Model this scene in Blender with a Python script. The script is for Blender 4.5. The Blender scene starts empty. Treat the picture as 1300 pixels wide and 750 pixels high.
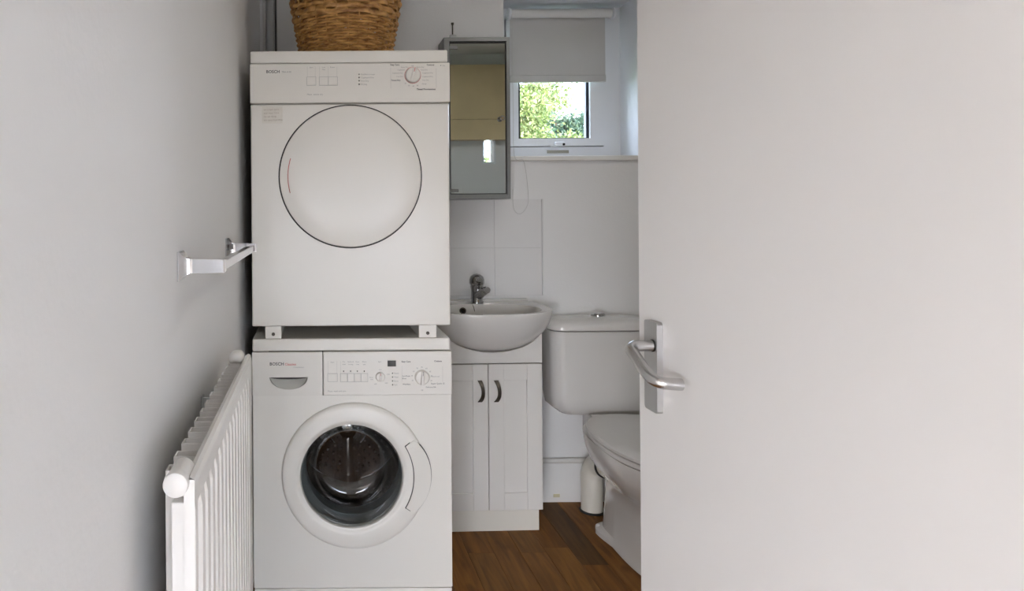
import bpy, bmesh, math, random
from mathutils import Vector, Matrix
from mathutils.geometry import tessellate_polygon
random.seed(7)
PI = math.pi
SC = bpy.context.scene
C = SC.collection

# ------------------------------------------------------------------ camera, sky, sun, lights, exposure
F = 867.0                      # focal length in pixels of the 1300-wide frame (24 mm lens)
VX, VY = 401.0, 270.0          # vanishing point of the room's depth direction
CAMZ = 1.231
ROLL = math.radians(0.42)
cam_d = bpy.data.cameras.new('camera')
cam = bpy.data.objects.new('camera', cam_d); C.objects.link(cam)
cam_d.sensor_fit = 'HORIZONTAL'; cam_d.sensor_width = 36.0; cam_d.lens = 36.0 * F / 1300
cam_d.shift_x = (650 - VX) / 1300; cam_d.shift_y = -(375 - VY) / 1300
cam_d.clip_start = 0.02
cam.location = (0, 0, CAMZ)
cam.rotation_euler = (Matrix.Rotation(PI/2, 3, 'X') @ Matrix.Rotation(-ROLL, 3, 'Z')).to_euler()
SC.camera = cam

world = bpy.data.worlds.new('sky'); SC.world = world
world.use_nodes = True
bgn = world.node_tree.nodes['Background']
bgn.inputs[0].default_value = (0.72, 0.81, 1.0, 1); bgn.inputs[1].default_value = 17.0

def light(name, kind, loc, energy, col, **kw):
    d = bpy.data.lights.new(name, kind); d.energy = energy; d.color = col
    for k, v in kw.items(): setattr(d, k, v)
    o = bpy.data.objects.new(name, d); C.objects.link(o); o.location = loc
    return o
sun = light('sun', 'SUN', (0, -5, 8), 9.2, (1.0, 0.93, 0.80), angle=0.01)
sun.rotation_euler = (math.radians(42), 0, math.radians(-24))
# daylight entering by the glazed opening of the hall behind the camera
for lx, pw, lw in ((-1.70, 140, 1.0), (-0.60, 34, 0.9), (1.10, 28, 0.8)):
    hall = light('hall_daylight', 'AREA', (lx, -3.38, 1.0), pw, (1.0, 0.925, 0.90), shape='RECTANGLE', size=lw, size_y=1.2, spread=2.0)
    hall.rotation_euler = (PI/2 - 0.8, 0, 0)
# weak fill light added out of view, lifting the bathroom walls and mirror view
fill_light = light('added_fill_light', 'AREA', (1.10, 1.70, 2.338), 3.7, (1.0, 0.96, 0.90), shape='DISK', size=0.26)

vs = SC.view_settings
vs.view_transform = 'Standard'; vs.look = 'None'; vs.exposure = 0.10; vs.gamma = 1.0; vs.use_curve_mapping = False

# ------------------------------------------------------------------ pixel -> place
cr, sr = math.cos(ROLL), math.sin(ROLL)
def unroll(x, y):
    dx, dy = x - VX, y - VY
    return dx*cr - dy*sr, dx*sr + dy*cr
def P(x, y, D):
    u, v = unroll(x, y)
    return Vector((u/F*D, D, CAMZ - v/F*D))

# ------------------------------------------------------------------ materials
MATS = {}
def mat(name, col, rough=0.5, metal=0.0, var=0.03, scale=6.0, bump=0.0, bscale=60.0, spec=0.5, coat=0.0):
    if name in MATS: return MATS[name]
    m = bpy.data.materials.new(name); m.use_nodes = True
    nt = m.node_tree; b = nt.nodes['Principled BSDF']
    tc = nt.nodes.new('ShaderNodeTexCoord')
    nz = nt.nodes.new('ShaderNodeTexNoise'); nz.inputs['Scale'].default_value = scale; nz.inputs['Detail'].default_value = 4
    rp = nt.nodes.new('ShaderNodeValToRGB')
    rp.color_ramp.elements[0].position = 0.3; rp.color_ramp.elements[1].position = 0.7
    rp.color_ramp.elements[0].color = [c*(1-var) for c in col] + [1]
    rp.color_ramp.elements[1].color = [min(1, c*(1+var)) for c in col] + [1]
    nt.links.new(tc.outputs['Object'], nz.inputs['Vector'])
    nt.links.new(nz.outputs['Fac'], rp.inputs['Fac'])
    nt.links.new(rp.outputs['Color'], b.inputs['Base Color'])
    b.inputs['Roughness'].default_value = rough; b.inputs['Metallic'].default_value = metal
    b.inputs['Specular IOR Level'].default_value = spec
    if coat: b.inputs['Coat Weight'].default_value = coat; b.inputs['Coat Roughness'].default_value = 0.05
    if bump:
        n2 = nt.nodes.new('ShaderNodeTexNoise'); n2.inputs['Scale'].default_value = bscale; n2.inputs['Detail'].default_value = 3
        bp = nt.nodes.new('ShaderNodeBump'); bp.inputs['Strength'].default_value = bump; bp.inputs['Distance'].default_value = 0.002
        nt.links.new(tc.outputs['Object'], n2.inputs['Vector']); nt.links.new(n2.outputs['Fac'], bp.inputs['Height'])
        nt.links.new(bp.outputs['Normal'], b.inputs['Normal'])
    MATS[name] = m
    return m
M_wall = mat('wall_paint', (0.77, 0.765, 0.755), 0.6, bump=0.25, bscale=90, var=0.012, scale=2)
M_ceil = mat('ceiling_paint', (0.80, 0.795, 0.785), 0.8)
M_doorp = mat('door_paint', (0.83, 0.815, 0.80), 0.38, bump=0.12, bscale=25, var=0.008, scale=2)
M_white = mat('appliance_enamel', (0.735, 0.71, 0.655), 0.28, var=0.01, scale=3, bump=0.05, bscale=140)
M_plastic = mat('appliance_plastic', (0.73, 0.705, 0.65), 0.38, var=0.01, scale=3)
M_drawer = mat('drawer_plastic', (0.70, 0.675, 0.62), 0.4, var=0.01, scale=3)
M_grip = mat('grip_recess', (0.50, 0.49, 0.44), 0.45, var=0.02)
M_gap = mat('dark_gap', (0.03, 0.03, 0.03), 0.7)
M_black = mat('black_plastic', (0.012, 0.012, 0.014), 0.25)
M_print = mat('print_black', (0.03, 0.03, 0.03), 0.6)
M_pgrey = mat('print_grey', (0.26, 0.26, 0.25), 0.6)
M_outline = mat('button_outline', (0.42, 0.41, 0.39), 0.6)
M_pred = mat('print_red', (0.55, 0.13, 0.12), 0.6)
M_chrome = mat('chrome', (0.66, 0.66, 0.68), 0.07, metal=1.0, var=0.01)
M_alu = mat('brushed_aluminium', (0.62, 0.62, 0.62), 0.27, metal=1.0, var=0.03, scale=20)
M_dchrome = mat('tap_chrome', (0.42, 0.42, 0.43), 0.10, metal=1.0, var=0.01)
M_hand = mat('dark_nickel', (0.10, 0.088, 0.075), 0.35, metal=0.8)
M_rad = mat('radiator_enamel', (0.78, 0.76, 0.73), 0.35, var=0.01)
M_ceramic = mat('ceramic', (0.68, 0.665, 0.64), 0.08, var=0.008, coat=0.4)
M_seat = mat('seat_plastic', (0.68, 0.67, 0.655), 0.25, var=0.01)
M_van = mat('vanity_paint', (0.66, 0.64, 0.605), 0.45, var=0.012, bump=0.04, bscale=30)
M_kick = mat('plinth_paint', (0.68, 0.65, 0.58), 0.5, var=0.012)
M_tile = mat('tile_glaze', (0.74, 0.73, 0.72), 0.12, var=0.01)
M_grout = mat('grout', (0.62, 0.61, 0.60), 0.9)
M_steel = mat('cabinet_steel', (0.23, 0.235, 0.23), 0.42, metal=0.55, var=0.04)
M_steel_dark = mat('cabinet_edge', (0.05, 0.05, 0.05), 0.5)
M_mirror = mat('mirror_glass', (0.80, 0.86, 0.85), 0.015, metal=1.0, var=0.0)
M_upvc = mat('window_upvc', (0.78, 0.80, 0.83), 0.3, var=0.01)
M_gasket = mat('window_gasket', (0.02, 0.025, 0.04), 0.5)
M_sill = mat('sill_paint', (0.76, 0.74, 0.70), 0.5)
M_vent = mat('vent_strip', (0.36, 0.35, 0.30), 0.6)
M_pipe = mat('pipe_paint', (0.66, 0.65, 0.62), 0.45)
M_pipeg = mat('pipe_grey', (0.50, 0.51, 0.51), 0.45)
M_cable = mat('cable_dark', (0.10, 0.10, 0.10), 0.6)
M_soil = mat('soil_pipe_plastic', (0.74, 0.71, 0.63), 0.4, var=0.02)
M_rubber = mat('black_rubber', (0.02, 0.02, 0.02), 0.6)
M_seal = mat('door_gasket', (0.20, 0.235, 0.25), 0.42, var=0.06)
M_drum = mat('drum_steel', (0.20, 0.19, 0.18), 0.22, metal=1.0, var=0.1, scale=30)
M_lift = mat('drum_lifter', (0.34, 0.32, 0.29), 0.16, metal=1.0, var=0.06)
M_tub = mat('tub_inside', (0.04, 0.04, 0.04), 0.6)
M_note = mat('note_paper', (0.72, 0.69, 0.62), 0.8, var=0.03, scale=40)
M_ink = mat('note_ink', (0.50, 0.43, 0.37), 0.8)
M_ply = mat('birch_panel', (0.70, 0.55, 0.33), 0.5, var=0.07, scale=5)
M_base = mat('skirting_paint', (0.74, 0.735, 0.72), 0.5, var=0.03, scale=9)
M_stain = mat('plaster_stain', (0.55, 0.50, 0.33), 0.8)
M_ground = mat('grass_ground', (0.12, 0.20, 0.05), 0.9, var=0.3, scale=3)
M_bark = mat('bark', (0.16, 0.11, 0.07), 0.9, var=0.3, scale=14, bump=0.6)
M_brick = mat('outer_render', (0.60, 0.56, 0.50), 0.9)
M_cord = mat('blind_cord', (0.55, 0.54, 0.52), 0.5)

def glass_mat(name, tint, gloss=1.0, cap=0.3):
    m = bpy.data.materials.new(name); m.use_nodes = True
    nt = m.node_tree; nt.nodes.clear()
    o = nt.nodes.new('ShaderNodeOutputMaterial'); mx = nt.nodes.new('ShaderNodeMixShader')
    tr = nt.nodes.new('ShaderNodeBsdfTransparent'); tr.inputs[0].default_value = (*tint, 1)
    gl = nt.nodes.new('ShaderNodeBsdfGlossy'); gl.inputs['Roughness'].default_value = 0.02
    fr = nt.nodes.new('ShaderNodeFresnel'); fr.inputs['IOR'].default_value = 1.45
    mm = nt.nodes.new('ShaderNodeMath'); mm.operation = 'MULTIPLY'; mm.inputs[1].default_value = gloss
    mn = nt.nodes.new('ShaderNodeMath'); mn.operation = 'MINIMUM'; mn.inputs[1].default_value = cap
    nt.links.new(fr.outputs[0], mm.inputs[0]); nt.links.new(mm.outputs[0], mn.inputs[0]); nt.links.new(mn.outputs[0], mx.inputs[0])
    nt.links.new(tr.outputs[0], mx.inputs[1]); nt.links.new(gl.outputs[0], mx.inputs[2]); nt.links.new(mx.outputs[0], o.inputs[0])
    return m
M_pane = glass_mat('window_glass', (0.96, 0.98, 0.98), 0.7)
M_porthole = glass_mat('porthole_glass', (0.70, 0.72, 0.72), 1.5, 0.32)

def wood_mat():
    m = bpy.data.materials.new('oak_plank'); m.use_nodes = True
    nt = m.node_tree; b = nt.nodes['Principled BSDF']; N = nt.nodes.new; L = nt.links.new
    geo = N('ShaderNodeNewGeometry'); oi = N('ShaderNodeObjectInfo')
    off = N('ShaderNodeVectorMath'); off.operation = 'ADD'
    sc = N('ShaderNodeMath'); sc.operation = 'MULTIPLY'; sc.inputs[1].default_value = 37.0
    L(oi.outputs['Random'], sc.inputs[0])
    cx = N('ShaderNodeCombineXYZ'); L(sc.outputs[0], cx.inputs[0]); L(sc.outputs[0], cx.inputs[1])
    L(geo.outputs['Position'], off.inputs[0]); L(cx.outputs[0], off.inputs[1])
    st = N('ShaderNodeVectorMath'); st.operation = 'MULTIPLY'; st.inputs[1].default_value = (26, 2.2, 5)
    L(off.outputs[0], st.inputs[0])
    n1 = N('ShaderNodeTexNoise'); n1.inputs['Scale'].default_value = 1.4; n1.inputs['Detail'].default_value = 7; n1.inputs['Distortion'].default_value = 0.8
    L(st.outputs[0], n1.inputs['Vector'])
    rp = N('ShaderNodeValToRGB'); e = rp.color_ramp.elements
    e[0].position = 0.28; e[0].color = (0.110, 0.044, 0.008, 1); e[1].position = 0.72; e[1].color = (0.27, 0.118, 0.026, 1)
    L(n1.outputs['Fac'], rp.inputs['Fac'])
    n2 = N('ShaderNodeTexNoise'); n2.inputs['Scale'].default_value = 1.1; n2.inputs['Detail'].default_value = 2
    st2 = N('ShaderNodeVectorMath'); st2.operation = 'MULTIPLY'; st2.inputs[1].default_value = (7, 4, 1); L(off.outputs[0], st2.inputs[0]); L(st2.outputs[0], n2.inputs['Vector'])
    r2 = N('ShaderNodeValToRGB'); r2.color_ramp.elements[0].position = 0.2; r2.color_ramp.elements[0].color = (0.28, 0.25, 0.22, 1); r2.color_ramp.elements[1].position = 0.34; r2.color_ramp.elements[1].color = (1, 1, 1, 1)
    L(n2.outputs['Fac'], r2.inputs['Fac'])
    m1 = N('ShaderNodeMixRGB'); m1.blend_type = 'MULTIPLY'; m1.inputs[0].default_value = 1; L(rp.outputs[0], m1.inputs[1]); L(r2.outputs[0], m1.inputs[2])
    m2 = N('ShaderNodeMixRGB'); m2.blend_type = 'MULTIPLY'; m2.inputs[0].default_value = 1; L(m1.outputs[0], m2.inputs[1]); L(oi.outputs['Color'], m2.inputs[2])
    L(m2.outputs[0], b.inputs['Base Color'])
    b.inputs['Roughness'].default_value = 0.55; b.inputs['Specular IOR Level'].default_value = 0.22
    bp = N('ShaderNodeBump'); bp.inputs['Strength'].default_value = 0.15; bp.inputs['Distance'].default_value = 0.001
    L(n1.outputs['Fac'], bp.inputs['Height']); L(bp.outputs[0], b.inputs['Normal'])
    return m
M_wood = wood_mat()

def island_mat(name, cols, rough=0.6, transl=0.0):
    m = bpy.data.materials.new(name); m.use_nodes = True
    nt = m.node_tree; b = nt.nodes['Principled BSDF']
    g = nt.nodes.new('ShaderNodeNewGeometry'); rp = nt.nodes.new('ShaderNodeValToRGB')
    e = rp.color_ramp.elements
    while len(e) < len(cols): e.new(0.5)
    for i, c in enumerate(cols):
        e[i].position = i/(len(cols)-1); e[i].color = (*c, 1)
    nt.links.new(g.outputs['Random Per Island'], rp.inputs[0]); nt.links.new(rp.outputs[0], b.inputs['Base Color'])
    b.inputs['Roughness'].default_value = rough
    if transl:
        o = nt.nodes['Material Output']; t = nt.nodes.new('ShaderNodeBsdfTranslucent'); mx = nt.nodes.new('ShaderNodeMixShader'); mx.inputs[0].default_value = transl
        nt.links.new(rp.outputs[0], t.inputs[0]); nt.links.new(b.outputs[0], mx.inputs[1]); nt.links.new(t.outputs[0], mx.inputs[2]); nt.links.new(mx.outputs[0], o.inputs[0])
    return m
def wicker_mat():
    m = mat('wicker', (0.36, 0.20, 0.075), 0.5)
    nt = m.node_tree; b = nt.nodes['Principled BSDF']
    tc = nt.nodes.new('ShaderNodeTexCoord'); nz = nt.nodes.new('ShaderNodeTexNoise'); nz.inputs['Scale'].default_value = 28; nz.inputs['Detail'].default_value = 5
    mp = nt.nodes.new('ShaderNodeMapping'); mp.inputs['Scale'].default_value = (1, 1, 3.0)
    rp = nt.nodes.new('ShaderNodeValToRGB'); e = rp.color_ramp.elements
    e[0].position = 0.3; e[0].color = (0.20, 0.075, 0.016, 1); e[1].position = 0.68; e[1].color = (0.58, 0.32, 0.10, 1)
    nt.links.new(tc.outputs['Object'], mp.inputs[0]); nt.links.new(mp.outputs[0], nz.inputs[0]); nt.links.new(nz.outputs['Fac'], rp.inputs[0]); nt.links.new(rp.outputs[0], b.inputs['Base Color'])
    return m
M_wicker = wicker_mat()
M_leafY = island_mat('leaves_yellow_green', [(0.05, 0.085, 0.018), (0.16, 0.19, 0.055), (0.38, 0.38, 0.16)], 0.5, 0.35)
M_leafB = island_mat('leaves_blue_green', [(0.02, 0.05, 0.03), (0.06, 0.105, 0.07), (0.16, 0.20, 0.12)], 0.5, 0.3)
def fabric_mat():
    m = mat('blind_fabric', (0.60, 0.59, 0.58), 0.85, var=0.02, bump=0.15, bscale=400)
    nt = m.node_tree; b = nt.nodes['Principled BSDF']; o = nt.nodes['Material Output']
    t = nt.nodes.new('ShaderNodeBsdfTranslucent'); t.inputs[0].default_value = (0.50, 0.49, 0.48, 1)
    mx = nt.nodes.new('ShaderNodeMixShader'); mx.inputs[0].default_value = 0.10
    nt.links.new(b.outputs[0], mx.inputs[1]); nt.links.new(t.outputs[0], mx.inputs[2]); nt.links.new(mx.outputs[0], o.inputs[0])
    return m
M_blind = fabric_mat()

# ------------------------------------------------------------------ mesh helpers
def obj(name, bm, m, parent=None, smooth=False, loc=None):
    me = bpy.data.meshes.new(name)
    bmesh.ops.recalc_face_normals(bm, faces=bm.faces[:])
    bm.to_mesh(me); bm.free()
    if m: me.materials.append(m)
    if smooth:
        me.polygons.foreach_set('use_smooth', [True]*len(me.polygons))
        me.set_sharp_from_angle(angle=math.radians(38))
    o = bpy.data.objects.new(name, me); C.objects.link(o)
    if parent: o.parent = parent
    if loc: o.location = loc
    return o
def tag(o, label, cat, group=None):
    o['label'] = label; o['category'] = cat
    if group: o['group'] = group
    return o
def thing(name, label, cat, loc=(0, 0, 0), group=None):
    o = bpy.data.objects.new(name, None); C.objects.link(o); o.location = loc
    o.empty_display_size = 0.1
    return tag(o, label, cat, group)
def struct(o, label=None, cat=None):
    o['kind'] = 'structure'
    if label: o['label'] = label
    if cat: o['category'] = cat
    return o
def settle(root):
    """keep the parts where they were modelled in world space under an Empty that stands at the base of its thing"""
    bpy.context.view_layer.update()
    for ch in root.children: ch.matrix_parent_inverse = root.matrix_world.inverted()
    return root
def B(): return bmesh.new()
def box(bm, x0, x1, y0, y1, z0, z1, bev=0.0, seg=2):
    r = bmesh.ops.create_cube(bm, size=1.0)
    vs_ = r['verts']
    bmesh.ops.scale(bm, vec=(x1-x0, y1-y0, z1-z0), verts=vs_)
    bmesh.ops.translate(bm, vec=((x0+x1)/2, (y0+y1)/2, (z0+z1)/2), verts=vs_)
    if bev:
        es = list({e for v in vs_ for e in v.link_edges})
        bmesh.ops.bevel(bm, geom=es, offset=bev, segments=seg, profile=0.5, affect='EDGES')
    return bm
def bx(*a, **k): return box(B(), *a, **k)
def rings(bm, rs, cap0=True, cap1=True, closed=True):
    vr = [[bm.verts.new(p) for p in r] for r in rs]
    n = len(rs[0])
    for a, b in zip(vr, vr[1:]):
        for i in range(n if closed else n-1):
            j = (i+1) % n
            bm.faces.new((a[i], a[j], b[j], b[i]))
    if cap0 and closed: bm.faces.new(vr[0][::-1])
    if cap1 and closed: bm.faces.new(vr[-1])
    return bm
def lathe(bm, prof, center, axis='Y', n=64, cap0=False, cap1=False):
    """prof: (radius, offset along the axis)"""
    rs = []
    for r, a in prof:
        ring = []
        for i in range(n):
            t = 2*PI*i/n; c, s = r*math.cos(t), r*math.sin(t)
            p = {'Y': (c, a, s), 'Z': (c, s, a), 'X': (a, c, s)}[axis]
            ring.append(Vector(center) + Vector(p))
        rs.append(ring)
    return rings(bm, rs, cap0, cap1)
def tube(bm, pts, r, n=10, cap=True, square=False):
    pts = [Vector(p) for p in pts]
    rad = r if isinstance(r, (list, tuple)) else [r]*len(pts)
    t0 = (pts[1]-pts[0]).normalized()
    up = Vector((0, 0, 1)) if abs(t0.z) < 0.9 else Vector((1, 0, 0))
    nrm = t0.cross(up).normalized(); rs = []
    for i, p in enumerate(pts):
        a = pts[max(0, i-1)]; b = pts[min(len(pts)-1, i+1)]
        t = (b-a).normalized()
        nrm = (nrm - t*nrm.dot(t)).normalized(); bi = t.cross(nrm)
        if square:
            h = rad[i]
            rs.append([p + nrm*sx*h + bi*sy*h for sx, sy in ((1, 1), (-1, 1), (-1, -1), (1, -1))])
        else:
            rs.append([p + (nrm*math.cos(2*PI*k/n) + bi*math.sin(2*PI*k/n))*rad[i] for k in range(n)])
    return rings(bm, rs, cap, cap)
def smooth_path(pts, sub=6):
    pts = [Vector(p) for p in pts]; out = []
    for i in range(len(pts)-1):
        p0 = pts[max(0, i-1)]; p1 = pts[i]; p2 = pts[i+1]; p3 = pts[min(len(pts)-1, i+2)]
        for k in range(sub):
            t = k/sub
            out.append(0.5*((2*p1) + (p2-p0)*t + (2*p0-5*p1+4*p2-p3)*t*t + (3*p1-p0-3*p2+p3)*t**3))
    out.append(pts[-1]); return out
def plate(bm, loops, y0, y1, axis='Y'):
    """a slab between y0 and y1 whose outline is loops[0] and whose holes are loops[1:], loops in (x,z)"""
    def mk(u, v, a): return {'Y': (u, a, v), 'X': (a, u, v), 'Z': (u, v, a)}[axis]
    flat = [p for l in loops for p in l]
    tris = tessellate_polygon([[Vector((u, v, 0)) for u, v in l] for l in loops])
    f = [bm.verts.new(mk(u, v, y0)) for u, v in flat]; b = [bm.verts.new(mk(u, v, y1)) for u, v in flat]
    for t in tris:
        try: bm.faces.new([f[i] for i in t]); bm.faces.new([b[i] for i in t][::-1])
        except ValueError: pass
    k = 0
    for l in loops:
        n = len(l)
        for i in range(n):
            j = (i+1) % n
            bm.faces.new((f[k+i], f[k+j], b[k+j], b[k+i]))
        k += n
    return bm
def rect(x0, x1, z0, z1): return [(x0, z0), (x1, z0), (x1, z1), (x0, z1)]
def circ(cx, cz, r, n=64): return [(cx + r*math.cos(2*PI*i/n), cz + r*math.sin(2*PI*i/n)) for i in range(n)]
def rrect(x0, x1, z0, z1, r, n=5):
    out = []
    for cx, cz, a in ((x1-r, z0+r, -PI/2), (x1-r, z1-r, 0), (x0+r, z1-r, PI/2), (x0+r, z0+r, PI)):
        for i in range(n+1):
            t = a + PI/2*i/n; out.append((cx + r*math.cos(t), cz + r*math.sin(t)))
    return out

# lettering: filled flat type lying 0.4 mm proud of a panel that faces the camera
def lettering(name, items, y, m, parent):
    bm = B()
    for txt, x, z, h, al, off in items:
        cu = bpy.data.curves.new('type', 'FONT'); cu.body = txt; cu.size = 1.0; cu.align_x = al; cu.offset = off
        cu.resolution_u = 2
        to = bpy.data.objects.new('type', cu)
        me = to.to_mesh()
        k = h/0.70
        vs_ = [bm.verts.new((x + v.co.x*k, y, z + (v.co.y-0.35)*k)) for v in me.vertices]
        for p in me.polygons:
            try: bm.faces.new([vs_[i] for i in p.vertices])
            except ValueError: pass
        to.to_mesh_clear(); bpy.data.objects.remove(to); bpy.data.curves.remove(cu)
    o = obj(name, bm, m, parent); o['kind'] = 'stuff'
    return o

# ================================================================== THE ROOM
XL, YB, YF = -0.232, 2.90, 0.48          # left wall, back wall, inner face of the front wall
XR, ZC = 1.66, 2.40
WX0, WX1, WZ0, WZ1 = 0.803, 1.385, 1.462, 2.153   # bathroom window opening
struct(obj('wall_left', bx(XL-0.1, XL, 0.36, YB, 0, ZC), M_wall))
wb = struct(obj('wall_back', plate(B(), [rect(XL-0.1, XR+0.1, 0, ZC), rect(WX0, WX1, WZ0, WZ1)], YB, YB+0.30), M_wall))
struct(obj('wall_right', bx(XR, XR+0.1, 0.36, YB, 0, ZC), M_wall))
SX0, SX1, SZ0, SZ1 = 1.24, 1.34, 1.585, 1.80       # narrow borrowed light in the front wall
struct(obj('wall_front', plate(B(), [[(XL, 2.06), (0.665, 2.06), (0.665, 0), (XR, 0), (XR, ZC), (XL, ZC)], rect(SX0, SX1, SZ0, SZ1)], 0.36, YF), M_wall))
struct(obj('wall_hall_front', bx(-2.7, XL-0.1, 0.36, YF, 0, ZC), M_wall))
struct(obj('wall_hall_side', bx(XR+0.1, 2.4, 0.36, YF, 0, ZC), M_wall))
struct(obj('wall_hall_left', bx(-2.8, -2.7, -3.5, YF, 0, ZC), M_wall))
struct(obj('wall_hall_right', bx(2.4, 2.5, -3.5, YF, 0, ZC), M_wall))
struct(obj('wall_hall_back', plate(B(), [rect(-2.8, 2.5, 0, ZC), rect(-2.25, -0.15, 0.06, 1.40), rect(0.70, 2.40, 0.06, 1.40), rect(1.95, 2.38, 1.55, 2.25)], -3.62, -3.50), M_wall))
struct(obj('ceiling', bx(-2.85, 2.55, 0.42, YB+0.35, ZC, ZC+0.12), M_ceil))
struct(obj('ceiling_hall', bx(-2.85, 2.55, -3.65, 0.4195, ZC, ZC+0.12), mat('hall_ceiling_low_bounce', (0.30, 0.27, 0.24), 0.7)))  # unseen; dark tone picked to cut bounce light on the upper walls
struct(obj('floor_hall', bx(-2.8, 2.5, -3.62, 0.42, -0.12, 0.0), mat('hall_floor_bounce', (0.62, 0.59, 0.55), 0.9, bump=0.3, bscale=300)))  # unseen; pale tone picked to bounce light upward from below
fl = struct(obj('floor', bx(XL-0.1, XR+0.1, 0.42, YB+0.3, -0.12, -0.012), M_grout))
# oak planks, each one its own board running away from the camera
def plank_mesh(w):
    bm = B(); c = 0.0012; h = w/2 - 0.0003
    rs = []
    for y in (0, 1):
        rs.append([Vector((-h, y, -0.0115)), Vector((h, y, -0.0115)), Vector((h, y, -c)), Vector((h-c, y, 0)), Vector((-h+c, y, 0)), Vector((-h, y, -c))])
    rings(bm, rs)
    bmesh.ops.recalc_face_normals(bm, faces=bm.faces[:])
    me = bpy.data.meshes.new('plank'); bm.to_mesh(me); bm.free(); me.materials.append(M_wood)
    return me
PW = 0.0945
pm_ = plank_mesh(PW)
rp_ = random.Random(3)
ncol = int((XR-XL)/PW)
x_ref = 0.917
for k in range(-13, 9):
    xc = x_ref + (k+0.5)*PW
    if xc - PW/2 < XL - 0.02 or xc + PW/2 > XR + 0.02: continue
    ends = [0.42]
    y = 0.42 + rp_.uniform(0.2, 0.75)
    while y < YB - 0.12:
        ends.append(y); y += rp_.uniform(0.5, 0.95)
    ends.append(YB)
    if k == 0: ends = [0.42, 1.05, 1.72, 2.375, YB]
    if k == 1: ends = [0.42, 0.9, 1.6, YB]
    if k == -1: ends = [0.42, 1.2, 1.95, 2.50, YB]
    for a, b in zip(ends, ends[1:]):
        o = bpy.data.objects.new('plank', pm_); C.objects.link(o); o.parent = fl
        o.location = (xc, a, 0); o.scale = (1, b-a-0.0005, 1)
        t = rp_.uniform(0.84, 1.14); w = rp_.uniform(-0.05, 0.05)
        if k == 0 and a == 2.375: t, w = 0.62, -0.08
        if k == 1 and b == YB: t, w = 1.18, 0.03
        o.color = (t*(1+w), t, t*(1-w), 1)

# skirting with the boxed pipe over it on the back wall
bsk = struct(obj('baseboard_back', bx(0.875, XR, YB-0.014, YB, 0, 0.165, bev=0.002), M_base))
obj('pipe_run', tube(B(), [(0.872, YB-0.013, 0.176), (XR, YB-0.013, 0.176)], 0.0115, 12), M_pipe, bsk, True)
obj('plaster_patch', bx(0.995, 1.022, YB-0.0155, YB-0.013, 0.022, 0.036, bev=0.0007), M_stain, bsk)
struct(obj('baseboard_right', bx(XR-0.014, XR, YF, YB-0.03, 0, 0.12, bev=0.002), M_base))
# glazed tiles behind the basin
tx1 = P(687.5, 300, YB).x
tz1 = P(687, 253, YB).z; tz2 = tz1 - 0.204
tl = bx(0, 0.1995, -0.005, 0, 0, 0.2027, bev=0.0008, seg=1)
tme = bpy.data.meshes.new('tile'); tl.to_mesh(tme); tl.free(); tme.materials.append(M_tile)
for r in range(2):
    for c in range(3):
        o = bpy.data.objects.new('tile', tme); C.objects.link(o); o.parent = wb
        o.location = (tx1 - (c+1)*0.2005, YB-0.0005, tz1 - (r+1)*0.2035)
obj('tile_edge_bead', bx(tx1+0.0005, tx1+0.006, YB-0.008, YB, tz1-0.407, tz1+0.001, bev=0.001), M_tile, wb)
obj('tile_bed', bx(tx1-0.60, tx1, YB-0.002, YB, tz1-0.407, tz1), M_grout, wb)

# ------------------------------------------------------------------ window in the back wall
YW = 3.085
sx = lambda px: P(px, 150, YW).x
sz = lambda py: P(710, py, YW).z
w1 = struct(obj('window_1', plate(B(), [rect(WX0, WX1, WZ0, WZ1), rect(WX0+0.055, sx(766), sz(186.5), WZ1-0.055)], YW, YW+0.06), M_upvc))
xa, xb, za, zb = WX0+0.059, sx(766)-0.0035, sz(186.5)+0.0035, WZ1-0.059
obj('sash_gap', plate(B(), [rect(WX0+0.04, sx(766)+0.012, sz(186.5)-0.012, WZ1-0.04), rect(WX0+0.09, sx(766)-0.03, sz(186.5)+0.03, WZ1-0.09)], YW+0.046, YW+0.055), M_gasket, w1)
ga, gb, gza, gzb = WX0+0.112, sx(748), sz(176), WZ1-0.115
obj('sash', plate(B(), [rect(xa, xb, za, zb), rect(ga, gb, gza, gzb)], YW-0.012, YW+0.045), M_upvc, w1)
obj('gasket', plate(B(), [rect(ga, gb, gza, gzb), rect(ga+0.012, gb-0.013, gza+0.004, gzb-0.012)], YW+0.004, YW+0.03), M_gasket, w1)
obj('pane', bx(ga+0.004, gb-0.004, YW+0.016, YW+0.020, gza+0.002, gzb-0.004), M_pane, w1)
hc = P(708, 184, YW-0.02)
hb = B(); box(hb, hc.x-0.035, hc.x+0.012, YW-0.022, YW-0.012, hc.z-0.008, hc.z-0.001, bev=0.002)
box(hb, hc.x-0.018, hc.x+0.026, YW-0.040, YW-0.018, hc.z-0.006, hc.z+0.013, bev=0.005)
hh = obj('window_handle', hb, M_upvc, w1)
obj('lock_barrel', lathe(B(), [(0.0055, 0), (0.0055, -0.006)], (hc.x+0.020, YW-0.037, hc.z+0.001), n=14, cap0=True, cap1=True), M_black, hh)
vc = P(708, 192.5, YW-0.002)
obj('vent_strip', bx(vc.x-0.048, vc.x+0.050, YW-0.004, YW, vc.z-0.007, vc.z+0.007, bev=0.001), M_vent, w1)
obj('window_sill', bx(WX0-0.01, WX1+0.02, YB-0.018, YW, WZ0-0.018, WZ0+0.002, bev=0.003), M_sill, w1)
rv = B(); box(rv, WX1-0.006, WX1, YB+0.001, YW, WZ0, WZ1); box(rv, WX0, WX1, YB+0.001, YW, WZ1-0.006, WZ1)
obj('reveal_lining', rv, M_upvc, w1)
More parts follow.
